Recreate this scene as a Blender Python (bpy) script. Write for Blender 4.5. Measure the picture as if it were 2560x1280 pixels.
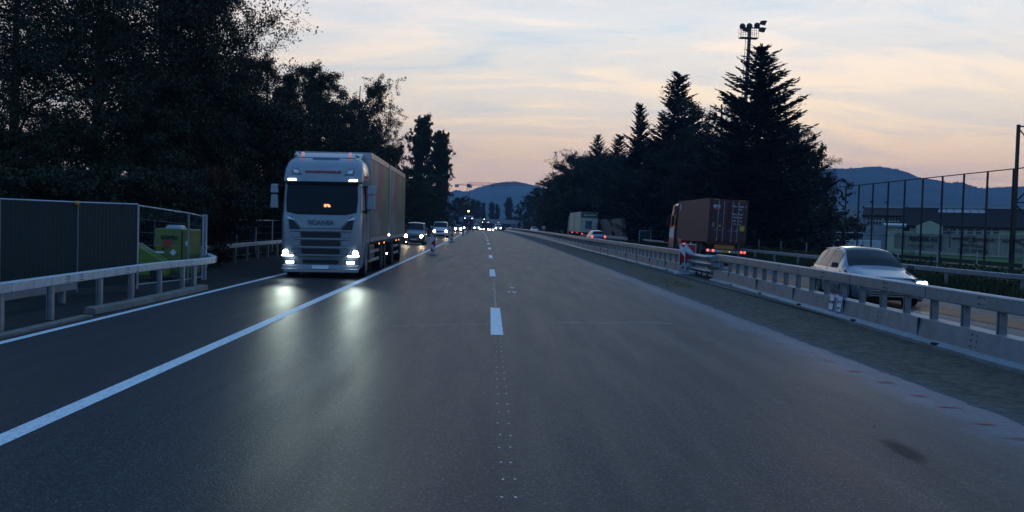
import bpy, math, random
import numpy as np
from mathutils import Vector, Matrix
R = math.radians
random.seed(7)
scene = bpy.context.scene
for o in list(bpy.data.objects): bpy.data.objects.remove(o)

# ------------------------------------------------------------------ camera
F, VX, VY, ROLL, CH = 2402.0, 1227.0, 560.2, R(1.6), 1.85
_dx, _dy = (VX-1280)/F, (640-VY)/F
_u = _dx*math.cos(ROLL)-_dy*math.sin(ROLL); _v = _dx*math.sin(ROLL)+_dy*math.cos(ROLL)
PITCH = math.atan(_v); YAW = math.atan(-_u*math.cos(PITCH))
fw = Vector((math.sin(YAW)*math.cos(PITCH), math.cos(YAW)*math.cos(PITCH), -math.sin(PITCH)))
r0 = Vector((math.cos(YAW), -math.sin(YAW), 0)); u0 = r0.cross(fw)
CR = r0*math.cos(ROLL)+u0*math.sin(ROLL); CU = -r0*math.sin(ROLL)+u0*math.cos(ROLL)
CP = Vector((0, 0, CH))
cam = bpy.data.cameras.new('camera'); cam.lens = F/2560*36; cam.sensor_width = 36; cam.clip_start = .1; cam.clip_end = 20000
co = bpy.data.objects.new('camera', cam); scene.collection.objects.link(co)
co.matrix_world = Matrix(((CR.x, CU.x, -fw.x, CP.x), (CR.y, CU.y, -fw.y, CP.y), (CR.z, CU.z, -fw.z, CP.z), (0, 0, 0, 1)))
scene.camera = co
def ray(px, py):
    return fw + CR*((px-1280)/F) + CU*((640-py)/F)
def G(px, py, z=0.0):
    d = ray(px, py); t = (z-CH)/d.z; return CP+d*t
def A(px, py, Y):            # point seen at that pixel, Y metres ahead
    d = ray(px, py); return CP+d*(Y/d.y)

# ------------------------------------------------------------------ light
scene.view_settings.view_transform = 'Standard'; scene.view_settings.look = 'None'
scene.view_settings.exposure = 0.0; scene.view_settings.gamma = 1.0
scene.render.engine = 'CYCLES'
cy = scene.cycles
cy.use_denoising = True; cy.max_bounces = 6; cy.diffuse_bounces = 2; cy.glossy_bounces = 3; cy.transmission_bounces = 4
cy.volume_bounces = 0; cy.transparent_max_bounces = 8; cy.sample_clamp_indirect = 30; cy.caustics_reflective = False; cy.caustics_refractive = False
SUN_EL, SUN_AZ = R(2.0), R(16)
w = bpy.data.worlds.new('World'); scene.world = w; w.use_nodes = True
nt = w.node_tree; nt.nodes.clear()
def N(nt, t, **k):
    n = nt.nodes.new(t)
    for a, b in k.items(): setattr(n, a, b)
    return n
def math_(nt, op, a, b=None, c=None, clamp=False):
    n = N(nt, 'ShaderNodeMath', operation=op, use_clamp=clamp)
    for i, v in enumerate((a, b, c)):
        if v is None: continue
        if isinstance(v, (int, float)): n.inputs[i].default_value = v
        else: nt.links.new(v, n.inputs[i])
    return n.outputs[0]
def mix_(nt, f, a, b, mode='MIX'):
    n = N(nt, 'ShaderNodeMixRGB', blend_type=mode)
    for i, v in enumerate((f, a, b)):
        if isinstance(v, (int, float)): n.inputs[i].default_value = v
        elif isinstance(v, tuple): n.inputs[i].default_value = (*v, 1)
        else: nt.links.new(v, n.inputs[i])
    return n.outputs[0]
def ramp_(nt, f, stops, interp='LINEAR'):
    n = N(nt, 'ShaderNodeValToRGB'); cr = n.color_ramp; cr.interpolation = interp
    while len(cr.elements) < len(stops): cr.elements.new(.5)
    for e, (p, c) in zip(cr.elements, stops):
        e.position = p; e.color = (*(c if isinstance(c, tuple) else (c, c, c)), 1)
    nt.links.new(f, n.inputs[0]); return n.outputs[0]
def s2l(r, g, b):
    return tuple(((c/255)/12.92 if c/255 <= .04045 else ((c/255+.055)/1.055)**2.4) for c in (r, g, b))
def noise_(nt, vec, scale, detail=4, rough=.55, dist=0.0):
    n = N(nt, 'ShaderNodeTexNoise'); n.inputs['Scale'].default_value = scale; n.inputs['Detail'].default_value = detail
    n.inputs['Roughness'].default_value = rough; n.inputs['Distortion'].default_value = dist
    nt.links.new(vec, n.inputs['Vector']); return n.outputs['Fac']
def map_(nt, vec, loc=(0,0,0), rot=(0,0,0), sc=(1,1,1)):
    n = N(nt, 'ShaderNodeMapping'); n.inputs['Location'].default_value = loc; n.inputs['Rotation'].default_value = rot; n.inputs['Scale'].default_value = sc
    nt.links.new(vec, n.inputs['Vector']); return n.outputs[0]
tc = N(nt, 'ShaderNodeTexCoord'); sp = N(nt, 'ShaderNodeSeparateXYZ'); nt.links.new(tc.outputs['Generated'], sp.inputs[0])
X_, Y_, Z_ = sp.outputs
zc = math_(nt, 'MAXIMUM', Z_, 0.0)
# nishita sky low in the west
sky = N(nt, 'ShaderNodeTexSky', sky_type='NISHITA', sun_disc=False, sun_elevation=SUN_EL, sun_rotation=SUN_AZ, altitude=400, air_density=1.2, dust_density=1.5, ozone_density=2.0)
nish = mix_(nt, 1.0, sky.outputs[0], (.10, .10, .10), 'MULTIPLY')
# veil of dusk cloud: gap colour and lit-cloud colour by elevation
el = math_(nt, 'MULTIPLY', zc, 2.0, clamp=True)
gap = ramp_(nt, el, [(0, s2l(222,182,160)), (.10, s2l(212,190,174)), (.22, s2l(204,203,198)), (.42, s2l(188,206,214)), (.62, s2l(138,168,194)), (1, s2l(95,137,182))])
lit = ramp_(nt, el, [(0, s2l(248,192,150)), (.10, s2l(255,212,162)), (.24, s2l(255,230,190)), (.42, s2l(236,224,212)), (.65, s2l(160,174,190)), (1, s2l(100,140,184))])
den = math_(nt, 'ADD', zc, .24)
cxn = math_(nt, 'DIVIDE', X_, den); cyn = math_(nt, 'DIVIDE', Y_, den)
cv = N(nt, 'ShaderNodeCombineXYZ'); nt.links.new(cxn, cv.inputs[0]); nt.links.new(cyn, cv.inputs[1])
v1 = map_(nt, cv.outputs[0], rot=(0, 0, R(48)), sc=(.60, 1.7, 1))
n1 = noise_(nt, v1, 2.1, 6, .58, .9)
v2 = map_(nt, cv.outputs[0], loc=(3, 1, 0), rot=(0, 0, R(40)), sc=(.55, 2.0, 1))
n2 = noise_(nt, v2, 5.5, 5, .62, .6)
nn = math_(nt, 'ADD', math_(nt, 'MULTIPLY', n1, .78), math_(nt, 'MULTIPLY', n2, .22))
cm = ramp_(nt, nn, [(.33, 0.0), (.46, .5), (.60, 1.0)], 'EASE')
dusk = mix_(nt, cm, gap, lit)
# dimmer, bluer away from the afterglow
ga = math_(nt, 'ADD', math_(nt, 'MULTIPLY', X_, math.sin(R(20))), math_(nt, 'MULTIPLY', Y_, math.cos(R(20))))
gf = ramp_(nt, math_(nt, 'MULTIPLY_ADD', ga, .5, .5), [(0, 0.0), (.55, .18), (.86, .72), (.97, 1.0)])
far = ramp_(nt, el, [(0, s2l(80,101,126)), (.4, s2l(83,119,157)), (1, s2l(87,129,177))])
skyc = mix_(nt, gf, far, dusk)
tot = mix_(nt, .06, skyc, nish)
bg = N(nt, 'ShaderNodeBackground'); bg.inputs['Strength'].default_value = 1.62
nt.links.new(tot, bg.inputs['Color'])
wo = N(nt, 'ShaderNodeOutputWorld'); nt.links.new(bg.outputs[0], wo.inputs['Surface'])
sun = bpy.data.lights.new('sun', 'SUN'); sun.energy = .10; sun.angle = R(12); sun.color = (1, .72, .5)
so = bpy.data.objects.new('sun', sun); scene.collection.objects.link(so)
so.rotation_euler = (R(90)-SUN_EL-R(3), 0, -SUN_AZ+R(180))

# ------------------------------------------------------------------ helpers
MATS = {}
def mat(name, col, rough=.6, metal=0.0, var=.12, scale=3.0, bump=0.0, bscale=40.0, spec=.5, emis=None, es=0.0, coat=0.0, alpha=None, dirt=None):
    if name in MATS: return MATS[name]
    m = bpy.data.materials.new(name); m.use_nodes = True; t = m.node_tree; b = t.nodes['Principled BSDF']
    b.inputs['Roughness'].default_value = rough; b.inputs['Metallic'].default_value = metal
    b.inputs['Specular IOR Level'].default_value = spec; b.inputs['Coat Weight'].default_value = coat
    b.inputs['Coat Roughness'].default_value = .08
    tc = N(t, 'ShaderNodeTexCoord'); v = tc.outputs['Object']
    n = noise_(t, v, scale, 5, .6)
    c1 = tuple(max(0, c*(1-var)) for c in col); c2 = tuple(min(1, c*(1+var)) for c in col)
    c = ramp_(t, n, [(.3, c1), (.7, c2)])
    if dirt:
        dn = noise_(t, v, dirt[1], 6, .7)
        c = mix_(t, ramp_(t, dn, [(.45, 0.0), (.7, dirt[2])]), c, dirt[0])
    t.links.new(c, b.inputs['Base Color'])
    if bump:
        bn = N(t, 'ShaderNodeBump'); bn.inputs['Strength'].default_value = bump; bn.inputs['Distance'].default_value = .02
        t.links.new(noise_(t, v, bscale, 4, .6), bn.inputs['Height']); t.links.new(bn.outputs[0], b.inputs['Normal'])
    if emis:
        b.inputs['Emission Color'].default_value = (*emis, 1); b.inputs['Emission Strength'].default_value = es
    MATS[name] = m; return m

def mesh_obj(name, verts, faces, m, parent=None, smooth=False, bevel=0, mi=None, mats=None):
    me = bpy.data.meshes.new(name); me.from_pydata([tuple(v) for v in verts], [], faces)
    for x in (mats or [m]): me.materials.append(x)
    if mi: me.polygons.foreach_set('material_index', mi)
    if smooth: me.polygons.foreach_set('use_smooth', [True]*len(faces))
    me.update()
    o = bpy.data.objects.new(name, me); scene.collection.objects.link(o)
    if parent: o.parent = parent
    if bevel:
        b = o.modifiers.new('bevel', 'BEVEL'); b.width = bevel; b.segments = 2; b.limit_method = 'ANGLE'; b.angle_limit = R(40)
        me.polygons.foreach_set('use_smooth', [True]*len(faces))
        b.harden_normals = True
    return o
def build2(name, a, ma, b, mb, parent):   # one part with a second material for its rivets
    c = MB(); c.v = list(a.v); c.f = list(a.f); c.add(b.v, b.f)
    return mesh_obj(name, c.v, c.f, ma, parent, mi=[0]*len(a.f)+[1]*len(b.f), mats=[ma, mb])
class MB:
    def __init__(s): s.v = []; s.f = []
    def add(s, vs, fs):
        k = len(s.v); s.v += [tuple(v) for v in vs]; s.f += [tuple(i+k for i in f) for f in fs]; return s
    def box(s, x0, x1, y0, y1, z0, z1, tx=0, ty=0):
        vs = [(x0,y0,z0),(x1,y0,z0),(x1,y1,z0),(x0,y1,z0),(x0+tx,y0+ty,z1),(x1-tx,y0+ty,z1),(x1-tx,y1-ty,z1),(x0+tx,y1-ty,z1)]
        return s.add(vs, [(0,3,2,1),(4,5,6,7),(0,1,5,4),(1,2,6,5),(2,3,7,6),(3,0,4,7)])
    def prism(s, pts, a0, a1, axis='x'):   # 2D polygon extruded: axis x -> pts (y,z); y -> pts (x,z); z -> pts (x,y)
        n = len(pts)
        def mk(p, a): return {'x': (a, p[0], p[1]), 'y': (p[0], a, p[1]), 'z': (p[0], p[1], a)}[axis]
        vs = [mk(p, a0) for p in pts]+[mk(p, a1) for p in pts]
        fs = [tuple(range(n))[::-1], tuple(range(n, 2*n))]+[(i, (i+1) % n, n+(i+1) % n, n+i) for i in range(n)]
        if axis == 'y': fs = [f[::-1] for f in fs]
        return s.add(vs, fs)
    def cyl(s, p, q, r, r2=None, n=10, cap=True):
        p, q = Vector(p), Vector(q); d = (q-p).normalized(); a = d.orthogonal().normalized(); b = d.cross(a)
        r2 = r if r2 is None else r2
        vs = []
        for c, rr in ((p, r), (q, r2)):
            for i in range(n):
                t = 2*math.pi*i/n; vs.append(c+a*(rr*math.cos(t))+b*(rr*math.sin(t)))
        fs = [(i, (i+1) % n, n+(i+1) % n, n+i) for i in range(n)]
        if cap: fs += [tuple(range(n))[::-1], tuple(range(n, 2*n))]
        return s.add(vs, fs)
    def tube(s, pts, r, n=8):
        for a, b in zip(pts, pts[1:]): s.cyl(a, b, r, n=n)
        return s
    def bar(s, p, q, w, h):                # rectangular bar between two points
        p, q = Vector(p), Vector(q); d = (q-p).normalized(); up = Vector((0,0,1)) if abs(d.z) < .95 else Vector((0,1,0))
        a = d.cross(up).normalized()*w/2; b = a.cross(d).normalized()*h/2
        vs = [p-a-b, p+a-b, p+a+b, p-a+b, q-a-b, q+a-b, q+a+b, q-a+b]
        return s.add(vs, [(0,3,2,1),(4,5,6,7),(0,1,5,4),(1,2,6,5),(2,3,7,6),(3,0,4,7)])
    def lathe(s, prof, c, axis='x', n=20):  # prof: (radius, offset along axis)
        vs = []; m = len(prof)
        for i in range(n):
            t = 2*math.pi*i/n; ct, st = math.cos(t), math.sin(t)
            for r, o in prof:
                vs.append({'x': (c[0]+o, c[1]+r*ct, c[2]+r*st), 'y': (c[0]+r*ct, c[1]+o, c[2]+r*st), 'z': (c[0]+r*ct, c[1]+r*st, c[2]+o)}[axis])
        fs = []
        for i in range(n):
            for j in range(m-1):
                fs.append((i*m+j, i*m+j+1, ((i+1) % n)*m+j+1, ((i+1) % n)*m+j))
        return s.add(vs, fs)
    def sweep(s, prof, path, closed=True):  # prof (side, z); path of (x,y,z)
        n = len(prof); k0 = len(path); vs = []
        for i, p in enumerate(path):
            a = Vector(path[max(0, i-1)]); b = Vector(path[min(k0-1, i+1)]); d = (b-a); d.z = 0; d.normalize()
            sd = Vector((d.y, -d.x, 0))
            for u, z in prof: vs.append((p[0]+sd.x*u, p[1]+sd.y*u, p[2]+z))
        fs = []
        for i in range(k0-1):
            for j in range(n if closed else n-1):
                fs.append((i*n+j, i*n+(j+1) % n, (i+1)*n+(j+1) % n, (i+1)*n+j))
        if closed: fs += [tuple(range(n))[::-1], tuple(range((k0-1)*n, k0*n))]
        return s.add(vs, fs)
    def build(s, name, m, parent=None, smooth=False, bevel=0):
        return mesh_obj(name, s.v, s.f, m, parent, smooth, bevel)
def tag(o, label=None, cat=None, group=None, kind=None):
    if label: o['label'] = label
    if cat: o['category'] = cat
    if group: o['group'] = group
    if kind: o['kind'] = kind
    return o
def thing(name, label, cat, loc=(0,0,0), rz=0, group=None, rot=None):
    o = bpy.data.objects.new(name, None); scene.collection.objects.link(o); o.empty_display_size = .3
    o.location = loc; o.rotation_euler = rot or (0, 0, rz); return tag(o, label, cat, group)
def copy_tree(o, parent=None):
    c = o.copy(); scene.collection.objects.link(c); c.parent = parent
    for ch in list(o.children): copy_tree(ch, c)
    return c
def text(s, size, m, parent, loc, rot=(R(90), 0, 0), name='lettering', ext=.004, sx=1.0, bold=0.0, align='CENTER'):
    cu = bpy.data.curves.new(name, 'FONT'); cu.body = s; cu.size = size; cu.extrude = ext; cu.align_x = align; cu.align_y = 'CENTER'; cu.offset = bold
    t = bpy.data.objects.new(name, cu); scene.collection.objects.link(t); bpy.context.view_layer.update()
    me = bpy.data.meshes.new_from_object(t); bpy.data.objects.remove(t)
    me.materials.clear(); me.materials.append(m)
    o = bpy.data.objects.new(name, me); scene.collection.objects.link(o); o.parent = parent
    o.location = loc; o.rotation_euler = rot; o.scale = (sx, 1, 1); return o
def np_mesh(name, v, nper, m, parent=None):
    v = np.asarray(v, dtype=np.float32); nv = len(v); nf = nv//nper
    me = bpy.data.meshes.new(name); me.vertices.add(nv); me.vertices.foreach_set('co', v.ravel())
    me.loops.add(nv); me.loops.foreach_set('vertex_index', np.arange(nv, dtype=np.int32))
    me.polygons.add(nf); me.polygons.foreach_set('loop_start', np.arange(0, nv, nper, dtype=np.int32))
    me.materials.append(m); me.update(calc_edges=True); me.validate()
    o = bpy.data.objects.new(name, me); scene.collection.objects.link(o)
    if parent: o.parent = parent
    return o

# road axis and level
def cx(Y): return -4e-5*Y*Y if Y < 340 else -4e-5*340*340-(Y-340)*.0272
def zg(Y):
    if Y < 275: return 0.0
    if Y > 430: return -3.1
    t = (Y-275)/155; return -3.1*t*t*(3-2*t)
YS = [-30, -10, 0, 5, 10, 15, 20, 30, 40, 50, 60, 75, 90, 110, 130, 150, 175, 200, 220, 235, 245, 255, 265, 275, 285, 295, 302, 310, 317, 325, 340, 360, 380, 400, 430, 500, 600, 750]
def strip(x0, x1, dz, ys, name, m, nx=1):
    vs, fs = [], []
    for Y in ys:
        for i in range(nx+1): vs.append((cx(Y)+x0+(x1-x0)*i/nx, Y, zg(Y)+dz))
    for j in range(len(ys)-1):
        for i in range(nx): fs.append((j*(nx+1)+i, j*(nx+1)+i+1, (j+1)*(nx+1)+i+1, (j+1)*(nx+1)+i))
    o = mesh_obj(name, vs, fs, m); o['kind'] = 'structure'; return o
def ysub(a, b): return [a]+[y for y in YS if a < y < b]+[b]
# ------------------------------------------------------------------ road surface
def asphalt(name, base, warm=(0,0,0), speck=.5, rough=.45, extras=True):
    m = bpy.data.materials.new(name); m.use_nodes = True; t = m.node_tree; b = t.nodes['Principled BSDF']
    tc = N(t, 'ShaderNodeTexCoord'); v = tc.outputs['Object']
    sx, sy, sz = (lambda q: q.outputs)(N(t, 'ShaderNodeSeparateXYZ')); t.links.new(v, sx.node.inputs[0])
    fine = noise_(t, v, 55, 3, .7); mid = noise_(t, map_(t, v, sc=(1.6, .16, 1)), 1.0, 5, .65)
    vo = N(t, 'ShaderNodeTexVoronoi'); vo.inputs['Scale'].default_value = 75; t.links.new(v, vo.inputs['Vector'])
    vc = N(t, 'ShaderNodeSeparateColor'); t.links.new(vo.outputs['Color'], vc.inputs[0])
    stones = ramp_(t, vc.outputs[0], [(.0, .35), (.6, .8), (.86, 1.9), (1, 6.0)])
    streak = noise_(t, map_(t, v, sc=(2.2, .045, 1)), 1.0, 5, .6, .3)
    c = ramp_(t, fine, [(.3, tuple(x*(1-speck) for x in base)), (.7, tuple(x*(1+speck) for x in base))])
    c = mix_(t, .8, c, stones, 'MULTIPLY')
    c = mix_(t, 1.0, c, ramp_(t, noise_(t, v, 24, 2, .8), [(.35, .62), (.5, 1.0), (.68, 1.75)]), 'MULTIPLY')
    c = mix_(t, 1.0, c, ramp_(t, mid, [(.3, .90), (.7, 1.10)]), 'MULTIPLY')
    c = mix_(t, 1.0, c, ramp_(t, streak, [(.3, .88), (.7, 1.14)]), 'MULTIPLY')
    c = mix_(t, 1.0, c, ramp_(t, noise_(t, map_(t, v, loc=(3.3, 0, 0), sc=(.75, .002, 1)), 1.0, 2, .8), [(.38, .80), (.46, 1.0), (.54, 1.0), (.60, 1.2)]), 'MULTIPLY')
    wt = ramp_(t, noise_(t, map_(t, v, sc=(1.2, .08, 1)), .8, 3, .5), [(.4, 0.0), (.65, 1.0)])
    c = mix_(t, math_(t, 'MULTIPLY', wt, .35), c, warm if any(warm) else base)
    if extras:                                      # chalky dust sprayed along the new edge, dark older lane left
        e = math_(t, 'ADD', sx, math_(t, 'MULTIPLY', noise_(t, v, .7, 4, .7), .9))
        band = ramp_(t, math_(t, 'MULTIPLY_ADD', e, 1/3.2, -1.28), [(0, 0.0), (.30, .25), (.42, .8), (.54, .75), (.75, .35), (1, .5)])
        near = ramp_(t, math_(t, 'MULTIPLY', sy, 1/60.), [(0, 1.0), (.5, .8), (1, 0.1)])
        c = mix_(t, math_(t, 'MULTIPLY', math_(t, 'MULTIPLY', band, near), math_(t, 'MULTIPLY_ADD', noise_(t, v, 9, 5, .75), 1.0, .1)), c, (.17, .23, .31))
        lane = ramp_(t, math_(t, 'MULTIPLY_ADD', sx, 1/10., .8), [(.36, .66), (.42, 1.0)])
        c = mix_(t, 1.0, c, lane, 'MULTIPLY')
    t.links.new(c, b.inputs['Base Color'])
    rr = ramp_(t, noise_(t, map_(t, v, sc=(2.5, .2, 1)), 1.0, 5, .65), [(.3, rough-.03), (.7, rough+.05)])
    t.links.new(rr, b.inputs['Roughness']); b.inputs['Specular IOR Level'].default_value = .15
    bn = N(t, 'ShaderNodeBump'); bn.inputs['Strength'].default_value = .55; bn.inputs['Distance'].default_value = .006
    t.links.new(math_(t, 'ADD', fine, math_(t, 'MULTIPLY', vo.outputs['Distance'], .8)), bn.inputs['Height']); t.links.new(bn.outputs[0], b.inputs['Normal'])
    return m
M_road = asphalt('asphalt_new', (.013, .019, .026), (.024, .024, .027))
M_old = asphalt('asphalt_old', (.050, .052, .055), (.055, .052, .05), extras=False, rough=.5)
M_mill = mat('milled_edge', (.118, .100, .080), .95, var=.45, scale=9, bump=1.0, bscale=22, spec=.15, dirt=((.030, .032, .030), 2.5, .7))
t = M_mill.node_tree; tc = N(t, 'ShaderNodeTexCoord'); sp_ = N(t, 'ShaderNodeSeparateXYZ'); t.links.new(tc.outputs['Object'], sp_.inputs[0]); pb_ = t.nodes['Principled BSDF']
dz = math_(t, 'ADD', sp_.outputs[0], math_(t, 'MULTIPLY', noise_(t, tc.outputs['Object'], 1.1, 4, .7), .8))
t.links.new(mix_(t, ramp_(t, math_(t, 'MULTIPLY_ADD', dz, .5, -2.8), [(0, .60), (.30, .0)]), pb_.inputs['Base Color'].links[0].from_socket, (.12, .15, .19)), pb_.inputs['Base Color'])
M_dark = mat('dark_shoulder', (.016, .018, .020), .9, var=.35, scale=4, bump=.8, bscale=30, spec=.2)
M_kerb = mat('kerb_stone', (.15, .15, .14), .85, var=.3, scale=3, bump=.3)
M_grass = mat('meadow', (.030, .040, .016), .95, var=.45, scale=1.2, bump=.8, bscale=8, spec=.1)
M_pitch = mat('pitch_grass', (.05, .10, .028), .9, var=.2, scale=.3, bump=.4, bscale=10, spec=.1)
M_line = mat('line_paint', (.74, .82, .86), .55, var=.08, scale=8, bump=.25, bscale=60, dirt=((.16, .18, .20), 16, .75))
M_orange = mat('orange_paint', (.30, .115, .035), .8, var=.3, scale=3, dirt=((.07, .065, .06), 2.5, .8))
M_red = mat('red_spray', (.38, .025, .035), .6, var=.5, scale=18)
M_tyremark = mat('rubber_mark', (.018, .018, .02), .6, var=.4, scale=10)
M_scratch = mat('scratch_mark', (.42, .42, .42), .7, var=.4, scale=10)

gv, gf_ = [], []
gx = [-2700, -600, -150, -60, -30, -14, 0, 14, 19, 26, 34, 60, 150, 400, 1000, 2700]
gy = [-60, 0, 40, 90, 150, 200, 235, 255, 275, 295, 325, 360, 400, 430, 800, 1600, 4300]
for Y in gy:
    for X in gx: gv.append((X, Y, zg(Y)-.06-(.55 if X > 26 else 0)))
nx_ = len(gx)
for j in range(len(gy)-1):
    for i in range(nx_-1): gf_.append((j*nx_+i, j*nx_+i+1, (j+1)*nx_+i+1, (j+1)*nx_+i))
mesh_obj('ground', gv, gf_, M_grass)['kind'] = 'structure'
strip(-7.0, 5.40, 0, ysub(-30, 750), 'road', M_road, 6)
strip(7.66, 15.3, -.004, ysub(-30, 750), 'oncoming_road', M_old, 3)
strip(5.40, 7.72, -.03, ysub(-30, 750), 'milled_median_strip', M_mill)
strip(-11.2, -7.0, -.03, ysub(-30, 750), 'left_shoulder', M_dark)
def sheet(name, quads, m, kind='structure'):
    vs, fs = [], []
    for q in quads:
        k = len(vs); vs += q; fs.append(tuple(range(k, k+len(q))))
    o = mesh_obj(name, vs, fs, m); o['kind'] = kind; return o
strip(-4.0, -3.80, .004, ysub(-30, 420), 'lane_line', M_line)
strip(-6.86, -6.72, .004, ysub(-30, 420), 'edge_line', M_line)
strip(15.0, 15.15, .004, ysub(-30, 420), 'edge_line_far_side', M_line)
def q_(x0, x1, y0, y1, z=.004):
    return [(cx(y0)+x0, y0, zg(y0)+z), (cx(y0)+x1, y0, zg(y0)+z), (cx(y1)+x1, y1, zg(y1)+z), (cx(y1)+x0, y1, zg(y1)+z)]
sheet('centre_dashes', [q_(.06, .27, 16.0+18*n, 21.2+18*n) for n in range(0, 17)], M_line)
dots = []
rr = random.Random(3)
for i in range(26):
    y = 5.9+i*.50+rr.uniform(-.05, .05)
    if y > 15.6: break
    for sx in (-1, 1):
        xx = .17+.045*sx+rr.uniform(-.012, .012); yy = y+rr.uniform(-.03, .03)
        n = 7; dots.append([(xx+rr.uniform(.6, 1.2)*.011*math.cos(2*math.pi*k/n), yy+rr.uniform(.6, 1.2)*.018*math.sin(2*math.pi*k/n), .0045) for k in range(n)])
for i in range(40):
    y = 21.5+i*.28; xx = .14+rr.uniform(-.03, .03)
    dots.append([(xx, y, .0045), (xx+.03, y+.01, .0045), (xx+.025, y+.1+rr.random()*.1, .0045)])
for i in range(5):
    p = G(1275+rr.uniform(-8, 14), 718+rr.uniform(0, 22)); s = rr.uniform(.03, .08)
    dots.append([(p.x-s, p.y, .0045), (p.x+s*.4, p.y-s*3, .0045), (p.x+s, p.y+s*4, .0045)])
sheet('paint_spots', dots, M_line)
def streaks(name, pts, m, seed, ln=.5, wd=.05):
    r = random.Random(seed); q = []
    for px, py, L in pts:
        p = G(px, py)
        for k in range(5):
            a = r.uniform(-.35, .1); l = L*ln*r.uniform(.4, 1); ww = wd*r.uniform(.4, 1)
            ox, oy = p.x+r.uniform(-.06, .06), p.y+r.uniform(-.12, .12)
            d = Vector((math.cos(a), math.sin(a)*2.0, 0)).normalized()*l/2; e = Vector((-d.y, d.x, 0)).normalized()*ww/2
            c = Vector((ox, oy, .0045+.0004*k)); q.append([tuple(c-d-e*.3), tuple(c-e), tuple(c+d-e*.2), tuple(c+d*.8+e*.5), tuple(c+e), tuple(c-d*.9+e*.4)])
    return sheet(name, q, m)
streaks('red_survey_marks', [(1905,840,.5),(1955,860,.7),(2025,882,.5),(2075,903,.8),(2145,930,1),(2215,957,1),(2300,991,1),(2375,1020,1),(2470,1060,1.1),(1865,822,.4),(1700,752,.5),(1755,772,.4),(2560,1100,1)], M_red, 5, .28, .035)
def ragged(name, side, m, z, seed):
    r = random.Random(seed); q = []; y = 4.0; a0 = .05
    while y < 70:
        dy = r.uniform(.05, .14)*(1+y/12); a1 = r.uniform(.0, .11)*r.random(); x = 5.40+cx(y)
        q.append([(x-side*.03, y, z), (x+side*a0, y, z), (x+side*a1, y+dy, z), (x-side*.03, y+dy, z)][::side]); a0 = a1; y += dy
    return sheet(name, q, m)
ragged('edge_dirt', -1, M_mill, .0031, 3); ragged('edge_dust', 1, mat('edge_dust', (.085, .10, .115), .9, var=.3, scale=8, bump=.5, bscale=30), -.024, 4)
def path_mark(name, pts, wd, m, z=.0035):
    P = [G(*p) for p in pts]; q = []
    # smooth path
    S = []
    for i in range(len(P)-1):
        p0, p1, p2, p3 = P[max(0, i-1)], P[i], P[i+1], P[min(len(P)-1, i+2)]
        for k in range(8):
            t = k/8; S.append(.5*((2*p1)+(-p0+p2)*t+(2*p0-5*p1+4*p2-p3)*t*t+(-p0+3*p1-3*p2+p3)*t**3))
    S.append(P[-1])
    for i in range(len(S)-1):
        d = (S[i+1]-S[i]).normalized(); e = Vector((-d.y, d.x, 0))*wd/2; z_ = Vector((0, 0, z))
        q.append([tuple(S[i]-e+z_), tuple(S[i+1]-e+z_), tuple(S[i+1]+e+z_), tuple(S[i]+e+z_)])
    return sheet(name, q, m)
path_mark('tyre_mark', [(1040,648),(1150,644),(1250,636),(1310,628),(1350,620)], .11, M_tyremark, .0021)
path_mark('tyre_mark', [(1010,676),(1180,670),(1300,666),(1345,658),(1352,648),(1330,640)], .10, M_tyremark, .0024)
path_mark('tyre_mark', [(1120,633),(1190,622),(1250,612),(1290,604)], .10, M_tyremark, .0027)
path_mark('tyre_mark', [(1060,655),(1150,636),(1180,630),(1172,626)], .08, M_tyremark, .0030)
path_mark('scratch_line', [(975,815),(1100,812),(1225,811)], .014, M_scratch)
path_mark('scratch_line', [(1395,806),(1500,808),(1600,806),(1680,809)], .03, M_scratch)
0 and path_mark('scratch_line', [(700,1040),(730,1015),(790,965),(845,905)], .02, M_scratch)
p0_, p1_ = G(2205, 1092), G(2322, 1166); pm_ = (p0_+p1_)/2; L_ = (p1_-p0_).length/2*1.25
st_ = mesh_obj('oil_stain', [(-.22, -L_, 0), (.22, -L_, 0), (.22, L_, 0), (-.22, L_, 0)], [(0, 1, 2, 3)], None, mats=[mat('oil_stain', (.010, .011, .014), .6, spec=.2)]); st_['kind'] = 'structure'
st_.location = (pm_.x, pm_.y, .0036); st_.rotation_euler = (0, 0, math.atan2((p0_-p1_).y, (p0_-p1_).x)-math.pi/2)
t = MATS['oil_stain'].node_tree; tc = N(t, 'ShaderNodeTexCoord'); v_ = map_(t, tc.outputs['Object'], sc=(1/.17, 1/L_, 1))
ln = N(t, 'ShaderNodeVectorMath', operation='LENGTH'); t.links.new(v_, ln.inputs[0])
al = ramp_(t, math_(t, 'ADD', ln.outputs['Value'], math_(t, 'MULTIPLY', noise_(t, tc.outputs['Object'], 9, 5, .7), .5)), [(.55, .62), (1.0, 0.0)])
t.links.new(al, t.nodes['Principled BSDF'].inputs['Alpha'])
strip(10.9, 11.95, .004, ysub(-30, 130), 'orange_work_line', M_orange)
kb = MB(); kb.box(-7.30, -7.10, -30, 17.4, -.04, .02)
o = kb.build('gutter_kerb', M_kerb); o['kind'] = 'structure'
kb = MB(); kb.sweep([(-.13, -.04), (.13, -.04), (.10, .085), (-.09, .10)], [(-7.42, 18.0, 0), (-7.32, 19.2, 0), (-7.3, 22, 0), (-7.32, 24.8, 0)])
tag(kb.build('kerb', M_kerb, bevel=.02), 'pale raised stone kerb lying beside the edge line under the curved guardrail', 'kerb')

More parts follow.
